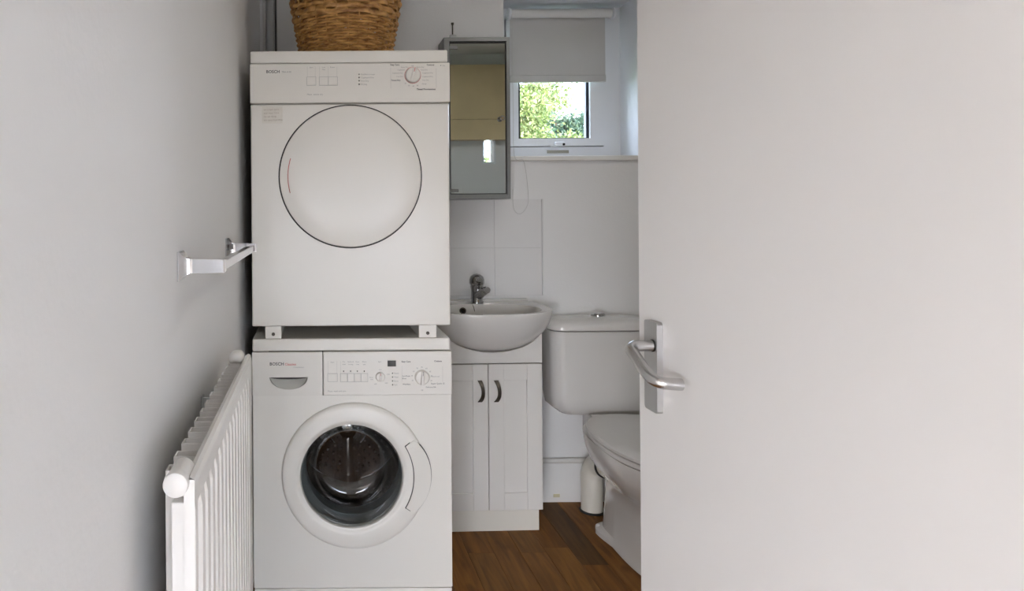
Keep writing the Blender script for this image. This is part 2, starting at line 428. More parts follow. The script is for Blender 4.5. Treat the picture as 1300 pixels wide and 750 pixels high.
# slit window to the hall and the hall's own windows behind the camera
w2 = struct(obj('window_2', plate(B(), [rect(SX0, SX1, SZ0, SZ1), rect(SX0+0.012, SX1-0.012, SZ0+0.012, SZ1-0.012)], 0.36, YF), M_upvc))
obj('pane', bx(SX0+0.012, SX1-0.012, 0.418, 0.422, SZ0+0.012, SZ1-0.012), M_pane, w2)
for nm, x0, x1, z0, z1 in (('window_3', -2.25, -0.15, 0.06, 1.40), ('window_4', 0.70, 2.40, 0.06, 1.40), ('window_5', 1.95, 2.38, 1.55, 2.25)):
    w_ = struct(obj(nm, plate(B(), [rect(x0, x1, z0, z1), rect(x0+0.05, x1-0.05, z0+0.05, z1-0.05)], -3.59, -3.53), M_upvc))
    obj('pane', bx(x0+0.05, x1-0.05, -3.562, -3.558, z0+0.05, z1-0.05), M_pane, w_)

# ------------------------------------------------------------------ the open door, standing at a right angle to its doorway
DXF = 0.605
YE = P(811, 375, 1).x and DXF*F/unroll(811, 375)[0]
d1 = struct(obj('door_1', bx(DXF, DXF+0.040, 0.515, YE, 0.006, 2.03, bev=0.0012, seg=1), M_doorp))
struct(obj('trim_1', bx(0.650, 0.665, 0.345, 0.495, 0, 2.06, bev=0.002), M_doorp))
struct(obj('trim_2', bx(XL+0.001, 0.650, 0.345, 0.495, 2.035, 2.06, bev=0.002), M_doorp))
lv = B()
ya, yb_ = 1.207, 1.108
pts = [(DXF-0.008, ya, 0.992), (DXF-0.030, ya, 0.992), (DXF-0.046, ya-0.002, 0.991), (DXF-0.0555, ya-0.012, 0.987),
       (DXF-0.057, ya-0.030, 0.981), (DXF-0.057, yb_+0.030, 0.962), (DXF-0.0555, yb_+0.012, 0.955), (DXF-0.046, yb_+0.001, 0.951), (DXF-0.030, yb_, 0.949), (DXF-0.014, yb_, 0.948)]
tube(lv, smooth_path(pts, 5), 0.0098, 20)
dh = obj('door_handle', lv, M_alu, d1, True)
pl = P(818, 470, 1); y_l = (DXF-0.011)*F/unroll(818, 465)[0]; y_r = y_l - 0.046
pz1 = CAMZ - unroll(832, 410)[1]/F*y_r; pz0 = CAMZ - unroll(832, 526)[1]/F*y_r
bp_ = B(); plate(bp_, [rrect(y_r, y_l, pz0, pz1, 0.006)], DXF-0.011, DXF-0.0003, axis='X')
es = [e for e in bp_.edges if all(abs(v.co.x-(DXF-0.011)) < 1e-5 for v in e.verts) and len(e.link_faces) == 2 and any(abs(f.normal.x) < 0.5 for f in e.link_faces)]
obj('handle_plate', bp_, mat('plate_aluminium', (0.50, 0.50, 0.50), 0.38, metal=1.0, var=0.03, scale=20), dh)
obj('handle_collar', lathe(B(), [(0.0108, 0), (0.0108, -0.0022), (0.0098, -0.0026)], (DXF-0.011, ya, 0.992), 'X', 28, True, True), M_rubber, dh, True)

# ================================================================== WASHER AND DRYER
S = 420.0; YM = F/S
def mx(px): return (px-VX)/S
def mz(py, px=445): return CAMZ - (py - VY + (445-VX)*sr + (px-445)*0.018)/S
MX0, MX1 = -0.195, 0.405

# ---- tumble dryer
ZD0, ZD1 = 0.888, 1.721
dr = thing('tumble_dryer', 'white tumble dryer with a plain round door stacked above the washing machine', 'dryer', (0.105, 2.36, ZD0))
obj('body', bx(MX0+0.002, MX1-0.002, YM+0.018, YM+0.60, ZD0+0.004, ZD1-0.036, bev=0.003), M_white, dr)
zp1, zp0 = 1.681, 1.562
obj('worktop', bx(MX0, MX1-0.003, YM+0.002, YM+0.60, zp1+0.003, ZD1, bev=0.004), M_white, dr)
cpd = obj('control_panel', bx(MX0-0.001, MX1+0.002, YM-0.006, YM+0.03, zp0, zp1, bev=0.003), M_plastic, dr)
obj('front_panel', bx(MX0, MX1, YM+0.002, YM+0.02, ZD0, zp0-0.0025, bev=0.004), M_white, dr)
DCX, DCZ, DRR = mx(445), mz(224), 0.2150
obj('door_gap', lathe(B(), [(DRR+0.0022, YM+0.003), (DRR+0.0022, YM+0.0006)], (DCX, 0, DCZ), n=96, cap0=True, cap1=True), M_gap, dr)
dd = obj('door', lathe(B(), [(DRR-0.0022, YM+0.002), (DRR-0.0022, YM-0.006), (DRR-0.0035, YM-0.0085), (DRR-0.007, YM-0.0094), (DRR*0.6, YM-0.0098), (DRR*0.2, YM-0.0099), (0.002, YM-0.0099)], (DCX, 0, DCZ), n=96, cap0=True, cap1=True), M_white, dr, True)
arc = [(DCX + 0.188*math.cos(t), YM-0.0105, DCZ + 0.188*math.sin(t)) for t in [PI + math.radians(a) for a in range(-17, 17, 2)]]
obj('handle_mark', tube(B(), arc, 0.0011, 6), M_pred, dd)
yp = YM - 0.0064
def px_box(bm, x0, x1, y0, y1, ya_, yb2, b=0): return box(bm, mx(x0), mx(x1), ya_, yb2, mz(y1, x0), mz(y0, x0), bev=b)
def outline(bm, x0, x1, y0, y1, t, ya_, yb2):
    return plate(bm, [rect(mx(x0)-t, mx(x1)+t, mz(y1, x0)-t, mz(y0, x0)+t), rect(mx(x0)+t, mx(x1)-t, mz(y1, x0)+t, mz(y0, x0)-t)], ya_, yb2)
def buttons(parent, spec, ypan):
    for x0, x1, y0, y1 in spec:
        b_ = obj('button', px_box(B(), x0+0.25, x1-0.25, y0+0.25, y1-0.25, ypan-0.0012, ypan+0.002, 0.0004), M_plastic, parent)
        obj('button_gap', outline(B(), x0, x1, y0, y1, 0.0006, ypan-0.0003, ypan+0.001), M_outline, b_)
buttons(cpd, [(390.8, 402.2, 98.7, 109.4), (406.5, 418, 98.6, 109.3), (418, 429.5, 98.4, 109.1)], yp+0.0004)
ln = B()
for x in (391.5, 401.5, 407, 418, 429): px_box(ln, x-0.12, x+0.12, 85.5, 98, yp-0.0001, yp+0.0006)
for x in (497, 554.6): px_box(ln, x-0.12, x+0.12, 86, 112, yp-0.0001, yp+0.0006)
obj('panel_lines', ln, M_outline, cpd)['kind'] = 'stuff'
def T(t, x, y, h, al='LEFT', off=0.0): return (t, mx(x), mz(y, x), h/S, al, off)
lettering('lettering', [T('BOSCH', 339.3, 92.6, 3.7, 'LEFT', 0.018), T('Easy Care', 496.5, 82.2, 2.0, 'LEFT', 0.02), T('Cottons', 552.2, 81.6, 2.0, 'RIGHT', 0.02),
    T('Timed Dry', 497.3, 101.8, 1.9, 'LEFT', 0.02), T('Timed Programmes', 553.6, 112.4, 2.1, 'RIGHT', 0.03)], yp, M_print, cpd)
lettering('small_lettering', [T('TRA 4100', 358.8, 92.8, 2.1), T('Start', 396.5, 86.6, 1.7, 'CENTER'), T('Low', 412.3, 86.3, 1.6, 'CENTER'), T('heat', 412.3, 89, 1.6, 'CENTER'), T('Buzzer', 423.6, 86.0, 1.6, 'CENTER'),
    T('Maxx  sensor dry', 390.8, 120.8, 2.0),
    T('End/Anti-crease', 459.5, 94.7, 1.9), T('Cupboard Dry', 459.5, 98.8, 1.9), T('Iron Dry', 459.5, 103.0, 1.9), T('Drying', 459.5, 107.3, 1.9),
    T('Extra Dry', 519.5, 85, 1.6, 'RIGHT'), T('Cupboard', 515, 88.4, 1.6, 'RIGHT'), T('Cupboard Dry', 512.5, 92.4, 1.6, 'RIGHT'), T('Iron Dry', 512.5, 96.9, 1.6, 'RIGHT'),
    T('Extra Dry', 530, 84.8, 1.6), T('Very Dry', 535, 88.2, 1.6), T('Cupboard Dry', 537, 92.1, 1.6), T('Cupboard Dry', 537, 96.7, 1.6), T('Iron Dry', 537, 101.1, 1.6), T('Damp', 536.5, 105.8, 1.6),
    T('Off', 524.5, 83.3, 1.6, 'CENTER'), T('20', 515.5, 105.4, 1.6, 'CENTER'), T('30', 520, 108.2, 1.6, 'CENTER'), T('40', 525.5, 108.8, 1.6, 'CENTER'), T('60', 531, 108.0, 1.6, 'CENTER'), T('On', 562.5, 82.6, 1.6)], yp, M_pgrey, cpd)
def leds(parent, pts_, ypan, r=0.0019):
    for x, y in pts_:
        obj('indicator', lathe(B(), [(r, 0), (r, -0.0008)], (mx(x), ypan, mz(y, x)), n=12, cap0=True, cap1=True), M_black, parent)
leds(cpd, [(457, 94.7), (457, 98.8), (457, 103), (457, 107.3)], yp)
leds(cpd, [(560.4, 82.4)], yp, 0.0013)
def knob(parent, x, y, r, ypan, depth=0.018, mark=M_pred, ang=0.0):
    cx, cz = mx(x), mz(y, x)
    k_ = obj('knob', lathe(B(), [(r, 0.001), (r, -0.004), (r*0.93, -depth*0.55), (r*0.86, -depth*0.62), (0.001, -depth*0.62)], (cx, ypan, cz), n=40, cap0=True, cap1=True), M_plastic, parent, True)
    g = B(); box(g, -r*0.22, r*0.22, ypan-depth, ypan-depth*0.5, -r*0.94, r*0.94, bev=r*0.12)
    bmesh.ops.rotate(g, verts=g.verts[:], cent=(0, 0, 0), matrix=Matrix.Rotation(ang, 3, 'Y')); bmesh.ops.translate(g, verts=g.verts[:], vec=(cx, 0, cz))
    obj('grip_bar', g, M_plastic, k_)
    p = B(); box(p, -r*0.05, r*0.05, ypan-depth-0.0004, ypan-depth+0.001, r*0.35, r*0.90)
    bmesh.ops.rotate(p, verts=p.verts[:], cent=(0, 0, 0), matrix=Matrix.Rotation(ang, 3, 'Y')); bmesh.ops.translate(p, verts=p.verts[:], vec=(cx, 0, cz))
    obj('pointer', p, mark, k_)
    return k_
kd = knob(cpd, 524.8, 95.3, 0.0232, yp, ang=0.25)
obj('red_ring', lathe(B(), [(0.0248, 0.0005), (0.0248, -0.0006), (0.0236, -0.0006), (0.0236, 0.0005)], (mx(524.8), yp, mz(95.3, 524.8)), n=48), M_pred, kd)
settle(dr)
# handwritten note taped on the front of the dryer
nt_ = thing('paper_note', 'small pale handwritten paper note stuck on the front of the dryer', 'note', (mx(346), YM, mz(157)))
obj('paper', bx(mx(333.5), mx(359.5), YM+0.0008, YM+0.0018, mz(157.5, 346), mz(136.5, 346), bev=0.0003, seg=1), M_note, nt_)
ink = B(); rk = random.Random(5)
for i, yy in enumerate((140.5, 144.9, 149.3, 153.7)):
    x = 336.0
    while x < 355 - rk.uniform(0, 4):
        L = rk.uniform(3, 6.5); n = int(L*2.6)
        pts = [(mx(x + L*k/n), YM+0.0005, mz(yy + (1.25 if k % 2 else -1.0)*rk.uniform(0.5, 1) - 0.02*x, 346) ) for k in range(n+1)]
        tube(ink, [(a, b, c - 0.016) if False else (a, b, c + mz(0) - mz(0) - 0.0157) for a, b, c in pts], 0.00055, 4)
        x += L + 1.6
obj('handwriting', ink, M_ink, nt_)['kind'] = 'stuff'
settle(nt_)

# ---- stacking rails between the two machines
for x0, x1, lab in ((335.5, 356, 'white stacking rail with a screw under the dryer on the radiator side'), (531, 553.5, 'white stacking rail with a screw under the dryer on the washbasin side')):
    t = thing('stacking_rail', lab, 'bracket', (mx((x0+x1)/2), YM+0.3, 0.85), 'rails between washer and dryer')
    obj('rail', bx(mx(x0), mx(x1), YM+0.006, YM+0.56, 0.8505, 0.8877, bev=0.0015), M_white, t)
    obj('screw', lathe(B(), [(0.0052, 0), (0.0052, -0.002), (0.003, -0.0035), (0.001, -0.0035)], (mx((x0+x1)/2), YM+0.006, 0.864), n=16, cap0=True, cap1=True), M_hand, t, True)
    settle(t)

# ---- washing machine
wm = thing('washing_machine', 'white front-loading washing machine with a glass porthole standing under the dryer', 'washing machine', (0.105, 2.36, 0))
zw = 0.812; zc0 = 0.679; zk = 0.094
bd = B()
box(bd, MX0+0.001, MX0+0.012, YM+0.012, YM+0.59, 0.016, zw-0.001); box(bd, MX1-0.012, MX1-0.001, YM+0.012, YM+0.59, 0.016, zw-0.001)
box(bd, MX0+0.012, MX1-0.012, YM+0.578, YM+0.59, 0.016, zw-0.001); box(bd, MX0+0.012, MX1-0.012, YM+0.012, YM+0.578, 0.016, 0.03)
obj('body', bd, M_white, wm)
obj('worktop', bx(MX0, MX1-0.002, YM+0.0, YM+0.60, zw+0.0012, 0.85, bev=0.004), M_white, wm)
CX, CZ = mx(447.5), mz(603, 447)
obj('front_panel', plate(B(), [rrect(MX0, MX1, zk+0.002, zc0-0.001, 0.004), circ(CX, CZ, 0.185, 72)], YM+0.003, YM+0.014), M_white, wm)
obj('kick_panel', bx(MX0+0.001, MX1-0.001, YM+0.004, YM+0.016, 0.014, zk-0.001, bev=0.002), M_white, wm)
for fx in (MX0+0.05, MX1-0.05):
    for fy in (YM+0.06, YM+0.53): obj('foot', lathe(B(), [(0.022, 0), (0.022, 0.008), (0.012, 0.018)], (fx, fy, 0), 'Z', 20, True, True), M_rubber, wm)
xdr = mx(408.4)
cpw = obj('control_panel', bx(xdr+0.001, MX1+0.0015, YM-0.006, YM+0.02, zc0+0.001, zw-0.001, bev=0.0025), M_plastic, wm)
# drawer with a smiling grip hollow
gx0, gx1, gz1, gz0 = mx(340.8), mx(389.2), mz(479.2, 365), mz(494.6, 365)
gc = (gx0+gx1)/2; hw = (gx1-gx0)/2; gh = gz1-gz0
smile = [(gc + hw*math.cos(t), gz1 + gh*math.sin(t)*(1.0)) for t in [PI + PI*i/24 for i in range(25)]]
dw = obj('detergent_drawer', plate(B(), [rrect(MX0-0.0005, xdr-0.001, zc0+0.001, zw-0.001, 0.003), smile], YM-0.006, YM+0.004), M_drawer, wm)
gb_ = B(); n = len(smile)
r0 = [Vector((x, YM-0.0055, z)) for x, z in smile]
r1 = [Vector((gc + (x-gc)*0.995, YM-0.0050 + 0.026*max(0, (z-gz0)/gh), z)) for x, z in smile]
rings(gb_, [r0, r1], False, True)
obj('grip_recess', gb_, M_grip, dw)
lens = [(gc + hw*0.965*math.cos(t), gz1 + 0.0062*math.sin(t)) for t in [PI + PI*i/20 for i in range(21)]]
obj('grip_shade', plate(B(), [lens], YM-0.0045, YM+0.001), M_gap, dw)  # dark plate for the shade under the hollow's top edge
cl = B(); box(cl, MX0, xdr-0.001, YM-0.0062, YM-0.0055, mz(479.6, 365)-0.0003, mz(479.6, 365)+0.0003)
yw = YM-0.0064
lettering('lettering', [T('BOSCH', 341, 462.4, 3.9, 'LEFT', 0.018)], yw, M_print, dw)
lettering('red_lettering', [T('Classixx', 360.3, 462.6, 3.0, 'LEFT', 0.015)], yw, M_pred, dw)
lettering('small_lettering', [T('5 VarioPerfect', 371, 466.3, 1.6)], yw, M_pgrey, dw)
buttons(cpw, [(414.5, 426.6, 473.7, 484), (430.5, 439.4, 473.5, 484), (439.4, 448, 473.4, 484), (448, 456.6, 473.3, 483.9), (456.6, 465.2, 473.2, 483.8)], yw+0.0004)
leds(cpw, [(434.6, 470.5), (443.4, 470.4), (452, 470.3), (460.7, 470.2), (496.5, 472.4), (496.5, 477.3), (496.5, 482.2), (496.5, 487)], yw, 0.0017)
ln = B()
for x in (415, 426.2, 430.8): px_box(ln, x-0.1, x+0.1, 458, 473, yw-0.0001, yw+0.0006)
for x in (508.5, 560): px_box(ln, x-0.1, x+0.1, 463, 483, yw-0.0001, yw+0.0006)
obj('panel_lines', ln, M_outline, cpw)['kind'] = 'stuff'
obj('display', bx(mx(490.3), mx(501), yw-0.0006, yw+0.002, mz(463.9, 495), mz(456.4, 495), bev=0.0003), M_black, cpw)
lettering('lettering', [T('Easy Care', 508, 457.6, 2.0, 'LEFT', 0.02), T('Cottons', 559, 456.4, 2.0, 'RIGHT', 0.02), T('Spin/Drain', 508.7, 475.9, 1.7), T('Rinse', 508.7, 479.0, 1.7), T('Woollens', 509, 486.2, 1.8),
    T('Super Quick 15', 545, 485.0, 1.9), T('Delicates/Silk', 538.5, 489.6, 1.7)], yw, M_print, cpw)
nums = []
for i, s_ in enumerate(['30', '40', '60', '95', '90', '60', '40', '30', '20']):
    a = math.radians(200 - i*27.5)
    nums.append(T(s_, 533.7 + 12.6*math.cos(a), 477 - 12.6*math.sin(a), 1.7, 'CENTER'))
lettering('small_lettering', nums + [T('Start', 420.5, 459.3, 1.7, 'CENTER'), T('Pre', 435, 458.6, 1.5, 'CENTER'), T('wash', 435, 461.8, 1.5, 'CENTER'), T('Reduced', 443.6, 458.5, 1.5, 'CENTER'), T('Ironing', 443.6, 461.7, 1.5, 'CENTER'),
    T('Extra', 452.3, 458.4, 1.5, 'CENTER'), T('rinse', 452.3, 461.6, 1.5, 'CENTER'), T('Water', 461, 458.3, 1.5, 'CENTER'), T('plus', 461, 461.5, 1.5, 'CENTER'),
    T('Spin', 480.5, 458, 1.7, 'CENTER'), T('rpm', 481, 468, 1.5, 'CENTER'), T('Rinse', 472, 478, 1.5, 'RIGHT'), T('hold', 472, 480.5, 1.5, 'RIGHT'), T('600', 475, 486.3, 1.5, 'CENTER'), T('1000', 488.5, 485, 1.5, 'CENTER'), T('1200', 491, 474, 1.5, 'CENTER'),
    T('Ready', 498.5, 472.4, 1.7), T('Wash', 498.5, 477.3, 1.7), T('Rinse', 498.5, 482.2, 1.7), T('Spin', 498.5, 487, 1.7),
    T('Mixed Load', 545, 476, 1.6), T('Off', 533.5, 493.6, 1.7, 'CENTER'), T('Maxx  wash and care', 414.5, 496, 1.9)], yw, M_pgrey, cpw)
knob(cpw, 481, 477, 0.0142, yw, 0.014)
knob(cpw, 533.7, 477, 0.0222, yw, 0.02, mark=M_pgrey, ang=0.1)
# door
ring_bm = lathe(B(), [(0.2195, YM+0.003), (0.2195, YM-0.004), (0.2178, YM-0.0085), (0.213, YM-0.0122), (0.204, YM-0.0148), (0.186, YM-0.0170), (0.172, YM-0.0178), (0.1665, YM-0.0172), (0.1625, YM-0.0140), (0.159, YM-0.0118), (0.1565, YM-0.0112), (0.1540, YM-0.006), (0.1535, YM+0.012), (0.18, YM+0.014)], (CX, 0, CZ), n=96)
for v in ring_bm.verts:          # the porthole sits a little off centre in its ring, away from the handle
    r_ = math.hypot(v.co.x-CX, v.co.z-CZ)
    v.co.x -= 0.0085*min(1, max(0, (0.205-r_)/0.03))
dw_ = obj('door', ring_bm, M_plastic, wm, True)
bowl = [(0.1535, YM-0.010), (0.1515, YM-0.012), (0.150, YM-0.0105), (0.147, YM+0.010), (0.138, YM+0.040), (0.124, YM+0.075), (0.112, YM+0.094), (0.104, YM+0.100), (0.094, YM+0.103), (0.05, YM+0.106), (0.001, YM+0.107)]
obj('porthole_glass', lathe(B(), bowl, (CX-0.0085, 0, CZ), n=80, cap1=True), M_porthole, dw_, True)
def handle_poly(inner, grow):
    out = []
    a0 = math.radians(31.5 + grow)
    N_ = 16
    o_, i_ = [], []
    for k in range(N_+1):
        t = -a0 + 2*a0*k/N_
        q = k/N_*2-1
        o_.append((0.2085 + 0.0225*(1-abs(q)**2.2) + inner, t)); i_.append((0.178 - inner, t*0.98))
    return [(CX+r*math.cos(t), CZ+r*math.sin(t)) for r, t in o_] + [(CX+r*math.cos(t), CZ+r*math.sin(t)) for r, t in reversed(i_)]
hg = B(); plate(hg, [handle_poly(0.0017, 0.75)], YM-0.0198, YM-0.0), 
hnd = B()
hp = handle_poly(-0.0005, 0)
plate(hnd, [hp], YM-0.0212, YM+0.002)
for v in hnd.verts:
    if v.co.y < YM-0.015:
        r = math.hypot(v.co.x-CX, v.co.z-CZ)
        v.co.y += max(0, (r-0.195))*0.30
for v in hg.verts:
    if v.co.y < YM-0.015:
        r = math.hypot(v.co.x-CX, v.co.z-CZ)
        v.co.y += max(0, (r-0.193))*0.42
hn = obj('door_handle', hnd, M_plastic, dw_)
obj('handle_gap', hg, M_gap, hn)
# rubber gasket, tub and drum with lifters
obj('gasket', lathe(B(), [(0.1845, YM+0.0145), (0.172, YM+0.022), (0.163, YM+0.034), (0.166, YM+0.048), (0.158, YM+0.060), (0.150, YM+0.074), (0.153, YM+0.092), (0.147, YM+0.108), (0.150, YM+0.128), (0.168, YM+0.140)], (CX, 0, CZ), n=80), M_seal, wm, True)
drm = B(); lathe(drm, [(0.152, YM+0.132), (0.225, YM+0.142), (0.238, YM+0.160), (0.238, YM+0.46), (0.225, YM+0.475), (0.16, YM+0.468), (0.12, YM+0.455), (0.05, YM+0.450), (0.002, YM+0.450)], (CX, 0, CZ), n=72, cap1=True)
drum = obj('drum', drm, M_drum, wm, True)
hol = B()
for ring in range(13):
    yy = YM + 0.17 + ring*0.022
    for k in range(60):
        t = 2*PI*(k + 0.5*(ring % 2))/60
        c = Vector((CX + 0.2365*math.cos(t), yy, CZ + 0.2365*math.sin(t)))
        e1 = Vector((-math.sin(t), 0, math.cos(t))); e2 = Vector((0, 1, 0))
        hol.faces.new([hol.verts.new(c + (e1*math.cos(q) + e2*math.sin(q))*0.0036) for q in [PI/3*j for j in range(6)]])
for rr in range(5):
    R_ = 0.05 + rr*0.028; nn = int(R_*2*PI/0.024)
    for k in range(nn):
        t = 2*PI*k/nn
        c = Vector((CX + R_*math.cos(t), YM+0.4475 + max(0, R_-0.12)*0.25, CZ + R_*math.sin(t)))
        hol.faces.new([hol.verts.new(c + Vector((math.cos(q), 0, math.sin(q)))*0.0042) for q in [PI/3*j for j in range(6)]])
ho = obj('drum_holes', hol, M_gap, drum); ho['kind'] = 'stuff'
for a in (-90, 30, 150):
    t = math.radians(a); e1 = Vector((-math.sin(t), 0, math.cos(t))); er = Vector((math.cos(t), 0, math.sin(t)))
    rs = []
    for yy, hgt, w in ((YM+0.165, 0.012, 0.030), (YM+0.19, 0.055, 0.036), (YM+0.40, 0.070, 0.042), (YM+0.46, 0.085, 0.05)):
        c = Vector((CX, yy, CZ)) + er*0.237
        rs.append([c + e1*w, c + e1*w*0.55 - er*hgt*0.75, c + e1*w*0.2 - er*hgt, c - e1*w*0.2 - er*hgt, c - e1*w*0.55 - er*hgt*0.75, c - e1*w])
    bm_ = B(); rings(bm_, rs); obj('lifter', bm_, M_lift, drum, True)
# star of raised ribs on the drum's back plate
for a in (-90, 30, 150):
    t = math.radians(a); er = Vector((math.cos(t), 0, math.sin(t)))
    c0 = Vector((CX, YM+0.445, CZ))
    obj('back_rib', tube(B(), [c0 + er*0.03, c0 + er*0.10 + Vector((0, -0.006, 0)), c0 + er*0.18 + Vector((0, 0.004, 0)), c0 + er*0.215 + Vector((0, 0.01, 0))], [0.020, 0.024, 0.030, 0.030], 12), M_drum, drum, True)
    loop = []
    for r_, a0, a1 in ((0.195, 14, 106), (0.07, 88, 32)):
        for k in range(9):
            t2 = t + math.radians(a0 + (a1-a0)*k/8)
            loop.append((CX + r_*math.cos(t2), YM+0.446 + max(0, r_-0.12)*0.22, CZ + r_*math.sin(t2)))
    loop.append(loop[0])
    obj('sector_bead', tube(B(), smooth_path(loop, 3), 0.0032, 6), M_chrome, drum, True)
obj('drum_hub', lathe(B(), [(0.035, 0.452), (0.033, 0.436), (0.02, 0.430), (0.001, 0.430)], (CX, YM, CZ), n=32, cap1=True), M_lift, drum, True)
obj('tub', bx(MX0+0.014, MX1-0.014, YM+0.50, YM+0.57, 0.04, zw-0.02), M_tub, wm)
settle(wm)

# ================================================================== BASKET ON THE DRYER
bk = thing('wicker_basket', 'brown woven wicker basket standing on top of the tumble dryer', 'basket', (0.108, 2.37, ZD1))
bx0, by0 = 0.108, 2.37
def brad(z):
    h = z - ZD1
    return 0.146 + 0.20*h - 0.10*h*h if h < 0.30 else 0.146 + 0.20*0.3 - 0.009 + 0.10*(h-0.30)
NS = 30
wv = B()
def weaver(zc, hgt, thick, amp, phase, step=1, slope=0.0):
    n = NS*8; rs = []
    for i in range(n):
        t = 2*PI*i/n
        z = zc + slope*math.sin(t*7 + phase*3)
        r = brad(z) + amp*math.sin(NS/2*t/step*1.0 + phase)
        er = Vector((math.cos(t), math.sin(t), 0)); c = Vector((bx0, by0, z)) + er*r
        prof = [(-thick, 0), (-thick*0.5, hgt*0.5), (thick*0.1, hgt*0.5), (thick*0.8, hgt*0.25), (thick, 0), (thick*0.8, -hgt*0.25), (thick*0.1, -hgt*0.5), (-thick*0.5, -hgt*0.5)]
        rs.append([c + er*a + Vector((0, 0, b)) for a, b in prof])
    rs.append(rs[0])
    rings(wv, rs, False, False)
z = ZD1 + 0.006; row = 0
while z < ZD1 + 0.148:
    weaver(z, 0.0090, 0.0042, 0.0040, row*PI); z += 0.0088; row += 1
lowtop = z
r2_ = random.Random(2)
while z < ZD1 + 0.40:
    h_ = r2_.uniform(0.013, 0.017)
    weaver(z + h_*0.4, h_*1.06, 0.0040, 0.0052, row*PI + row*0.28, 1, 0.0022); z += h_; row += 1
ztop = z
wo = obj('weave', wv, M_wicker, bk, True); wo['kind'] = 'stuff'
for k in range(NS):
    t = 2*PI*(k+0.5)/NS
    pts = [(bx0 + brad(zz)*math.cos(t), by0 + brad(zz)*math.sin(t), zz) for zz in [ZD1 + 0.003 + (ztop-ZD1)*q/8 for q in range(9)]]
    obj('stake', tube(B(), pts, 0.0036, 6), M_wicker, bk, True)
obj('base', lathe(B(), [(0.143, 0.0005), (0.146, 0.006), (0.14, 0.012), (0.001, 0.012)], (bx0, by0, ZD1), 'Z', 48, True, True), M_wicker, bk, True)
rim = B(); R_ = brad(ztop)
for ph in (0, 2*PI/3, 4*PI/3):
    pts = [(bx0 + (R_ + 0.008*math.cos(22*t+ph))*math.cos(t), by0 + (R_ + 0.008*math.cos(22*t+ph))*math.sin(t), ztop + 0.004 + 0.008*math.sin(22*t+ph)) for t in [2*PI*i/240 for i in range(241)]]
    tube(rim, pts, 0.0062, 7)
obj('rim_braid', rim, M_wicker, bk, True)
settle(bk)

# ================================================================== LEFT WALL: RADIATOR AND TOWEL RAIL
RX = -0.1505; RY0, RY1, RZ0, RZ1 = 0.838, 1.572, 0.20, 0.908
rd = thing('radiator', 'white ribbed panel radiator with convector fins mounted on the wall under the towel rail', 'radiator', (RX, 1.2, RZ0))
pb = B()
prof = []          # (y, outward offset)
pitch = 0.0436; y = RY0 + 0.030
prof += [(RY0, -0.004), (RY0+0.002, 0.0), (RY0+0.018, 0.0)]
while y + pitch < RY1 - 0.012:
    prof += [(y, -0.0075), (y+0.007, -0.0075), (y+0.014, 0.0015), (y+pitch-0.008, 0.0015)]
    y += pitch
prof += [(RY1-0.018, 0.0), (RY1-0.002, 0.0), (RY1, -0.004)]
def row_(z, k): return [Vector((RX + (o_*k if o_ > -0.004 or True else o_), yy, z)) for yy, o_ in prof]
back = RX - 0.014
rs = [[Vector((back, yy, RZ1-0.004)) for yy, _ in prof], [Vector((RX-0.007, yy, RZ1)) for yy, _ in prof], [Vector((RX-0.002, yy, RZ1-0.003)) for yy, _ in prof], row_(RZ1-0.012, 0.0), row_(RZ1-0.036, 0.0), row_(RZ1-0.052, 1.0),
      row_(RZ0+0.052, 1.0), row_(RZ0+0.036, 0.0), row_(RZ0+0.003, 0.0), [Vector((back, yy, RZ0)) for yy, _ in prof]]
rings(pb, rs, False, False, closed=False)
vb = [[Vector((back, RY0, RZ1-0.004)), Vector((back, RY1, RZ1-0.004)), Vector((back, RY1, RZ0)), Vector((back, RY0, RZ0))]]
f_ = [pb.verts.new(p) for p in vb[0]]; pb.faces.new(f_)
box(pb, RX-0.014, RX-0.0005, RY0-0.001, RY0+0.001, RZ0, RZ1-0.003)
obj('front_panel', pb, M_rad, rd)
fb = B(); zt, zb_ = RZ1-0.010, RZ0+0.03
y = RY0 + 0.045; pts = []
FX0, FX1 = back-0.0005, RX-0.046
while y < RY1 - 0.05:
    pts += [(FX0, y), (FX1, y+0.003), (FX1, y+0.024), (FX0, y+0.027)]; y += 0.0525
v0 = [fb.verts.new((x, yy, zb_)) for x, yy in pts]; v1 = [fb.verts.new((x, yy, zt)) for x, yy in pts]
for i in range(len(pts)-1): fb.faces.new((v0[i], v0[i+1], v1[i+1], v1[i]))
fo = obj('convector_fins', fb, M_rad, rd)
sm = fo.modifiers.new('thickness', 'SOLIDIFY'); sm.thickness = 0.0025; sm.offset = 0
obj('side_panel', bx(RX-0.0305, RX-0.0035, RY0+0.003, RY0+0.022, RZ0+0.01, 0.8755, bev=0.0015), M_rad, rd)
cap = P(224, 611, 0.832)
fit = B(); lathe(fit, [(0.0125, 0.052), (0.0142, 0.048), (0.0142, 0.012), (0.0118, 0.0)], (cap.x, 0.832, cap.z-0.002), n=28, cap0=True, cap1=True)
tube(fit, smooth_path([(RX-0.006, 0.864, 0.884), (cap.x+0.006, 0.864, 0.888), (cap.x, 0.866, cap.z-0.002)], 5), 0.0125, 16)
ft = obj('end_fitting', fit, M_rad, rd, True)
obj('blanking_plug', lathe(B(), [(0.0150, 0.838), (0.0158, 0.832), (0.0150, 0.824), (0.0118, 0.8215), (0.001, 0.8205)], (cap.x, 0, cap.z-0.002), n=32, cap0=True, cap1=True), M_rad, ft, True)
fc = P(300, 455.5, 1.545)
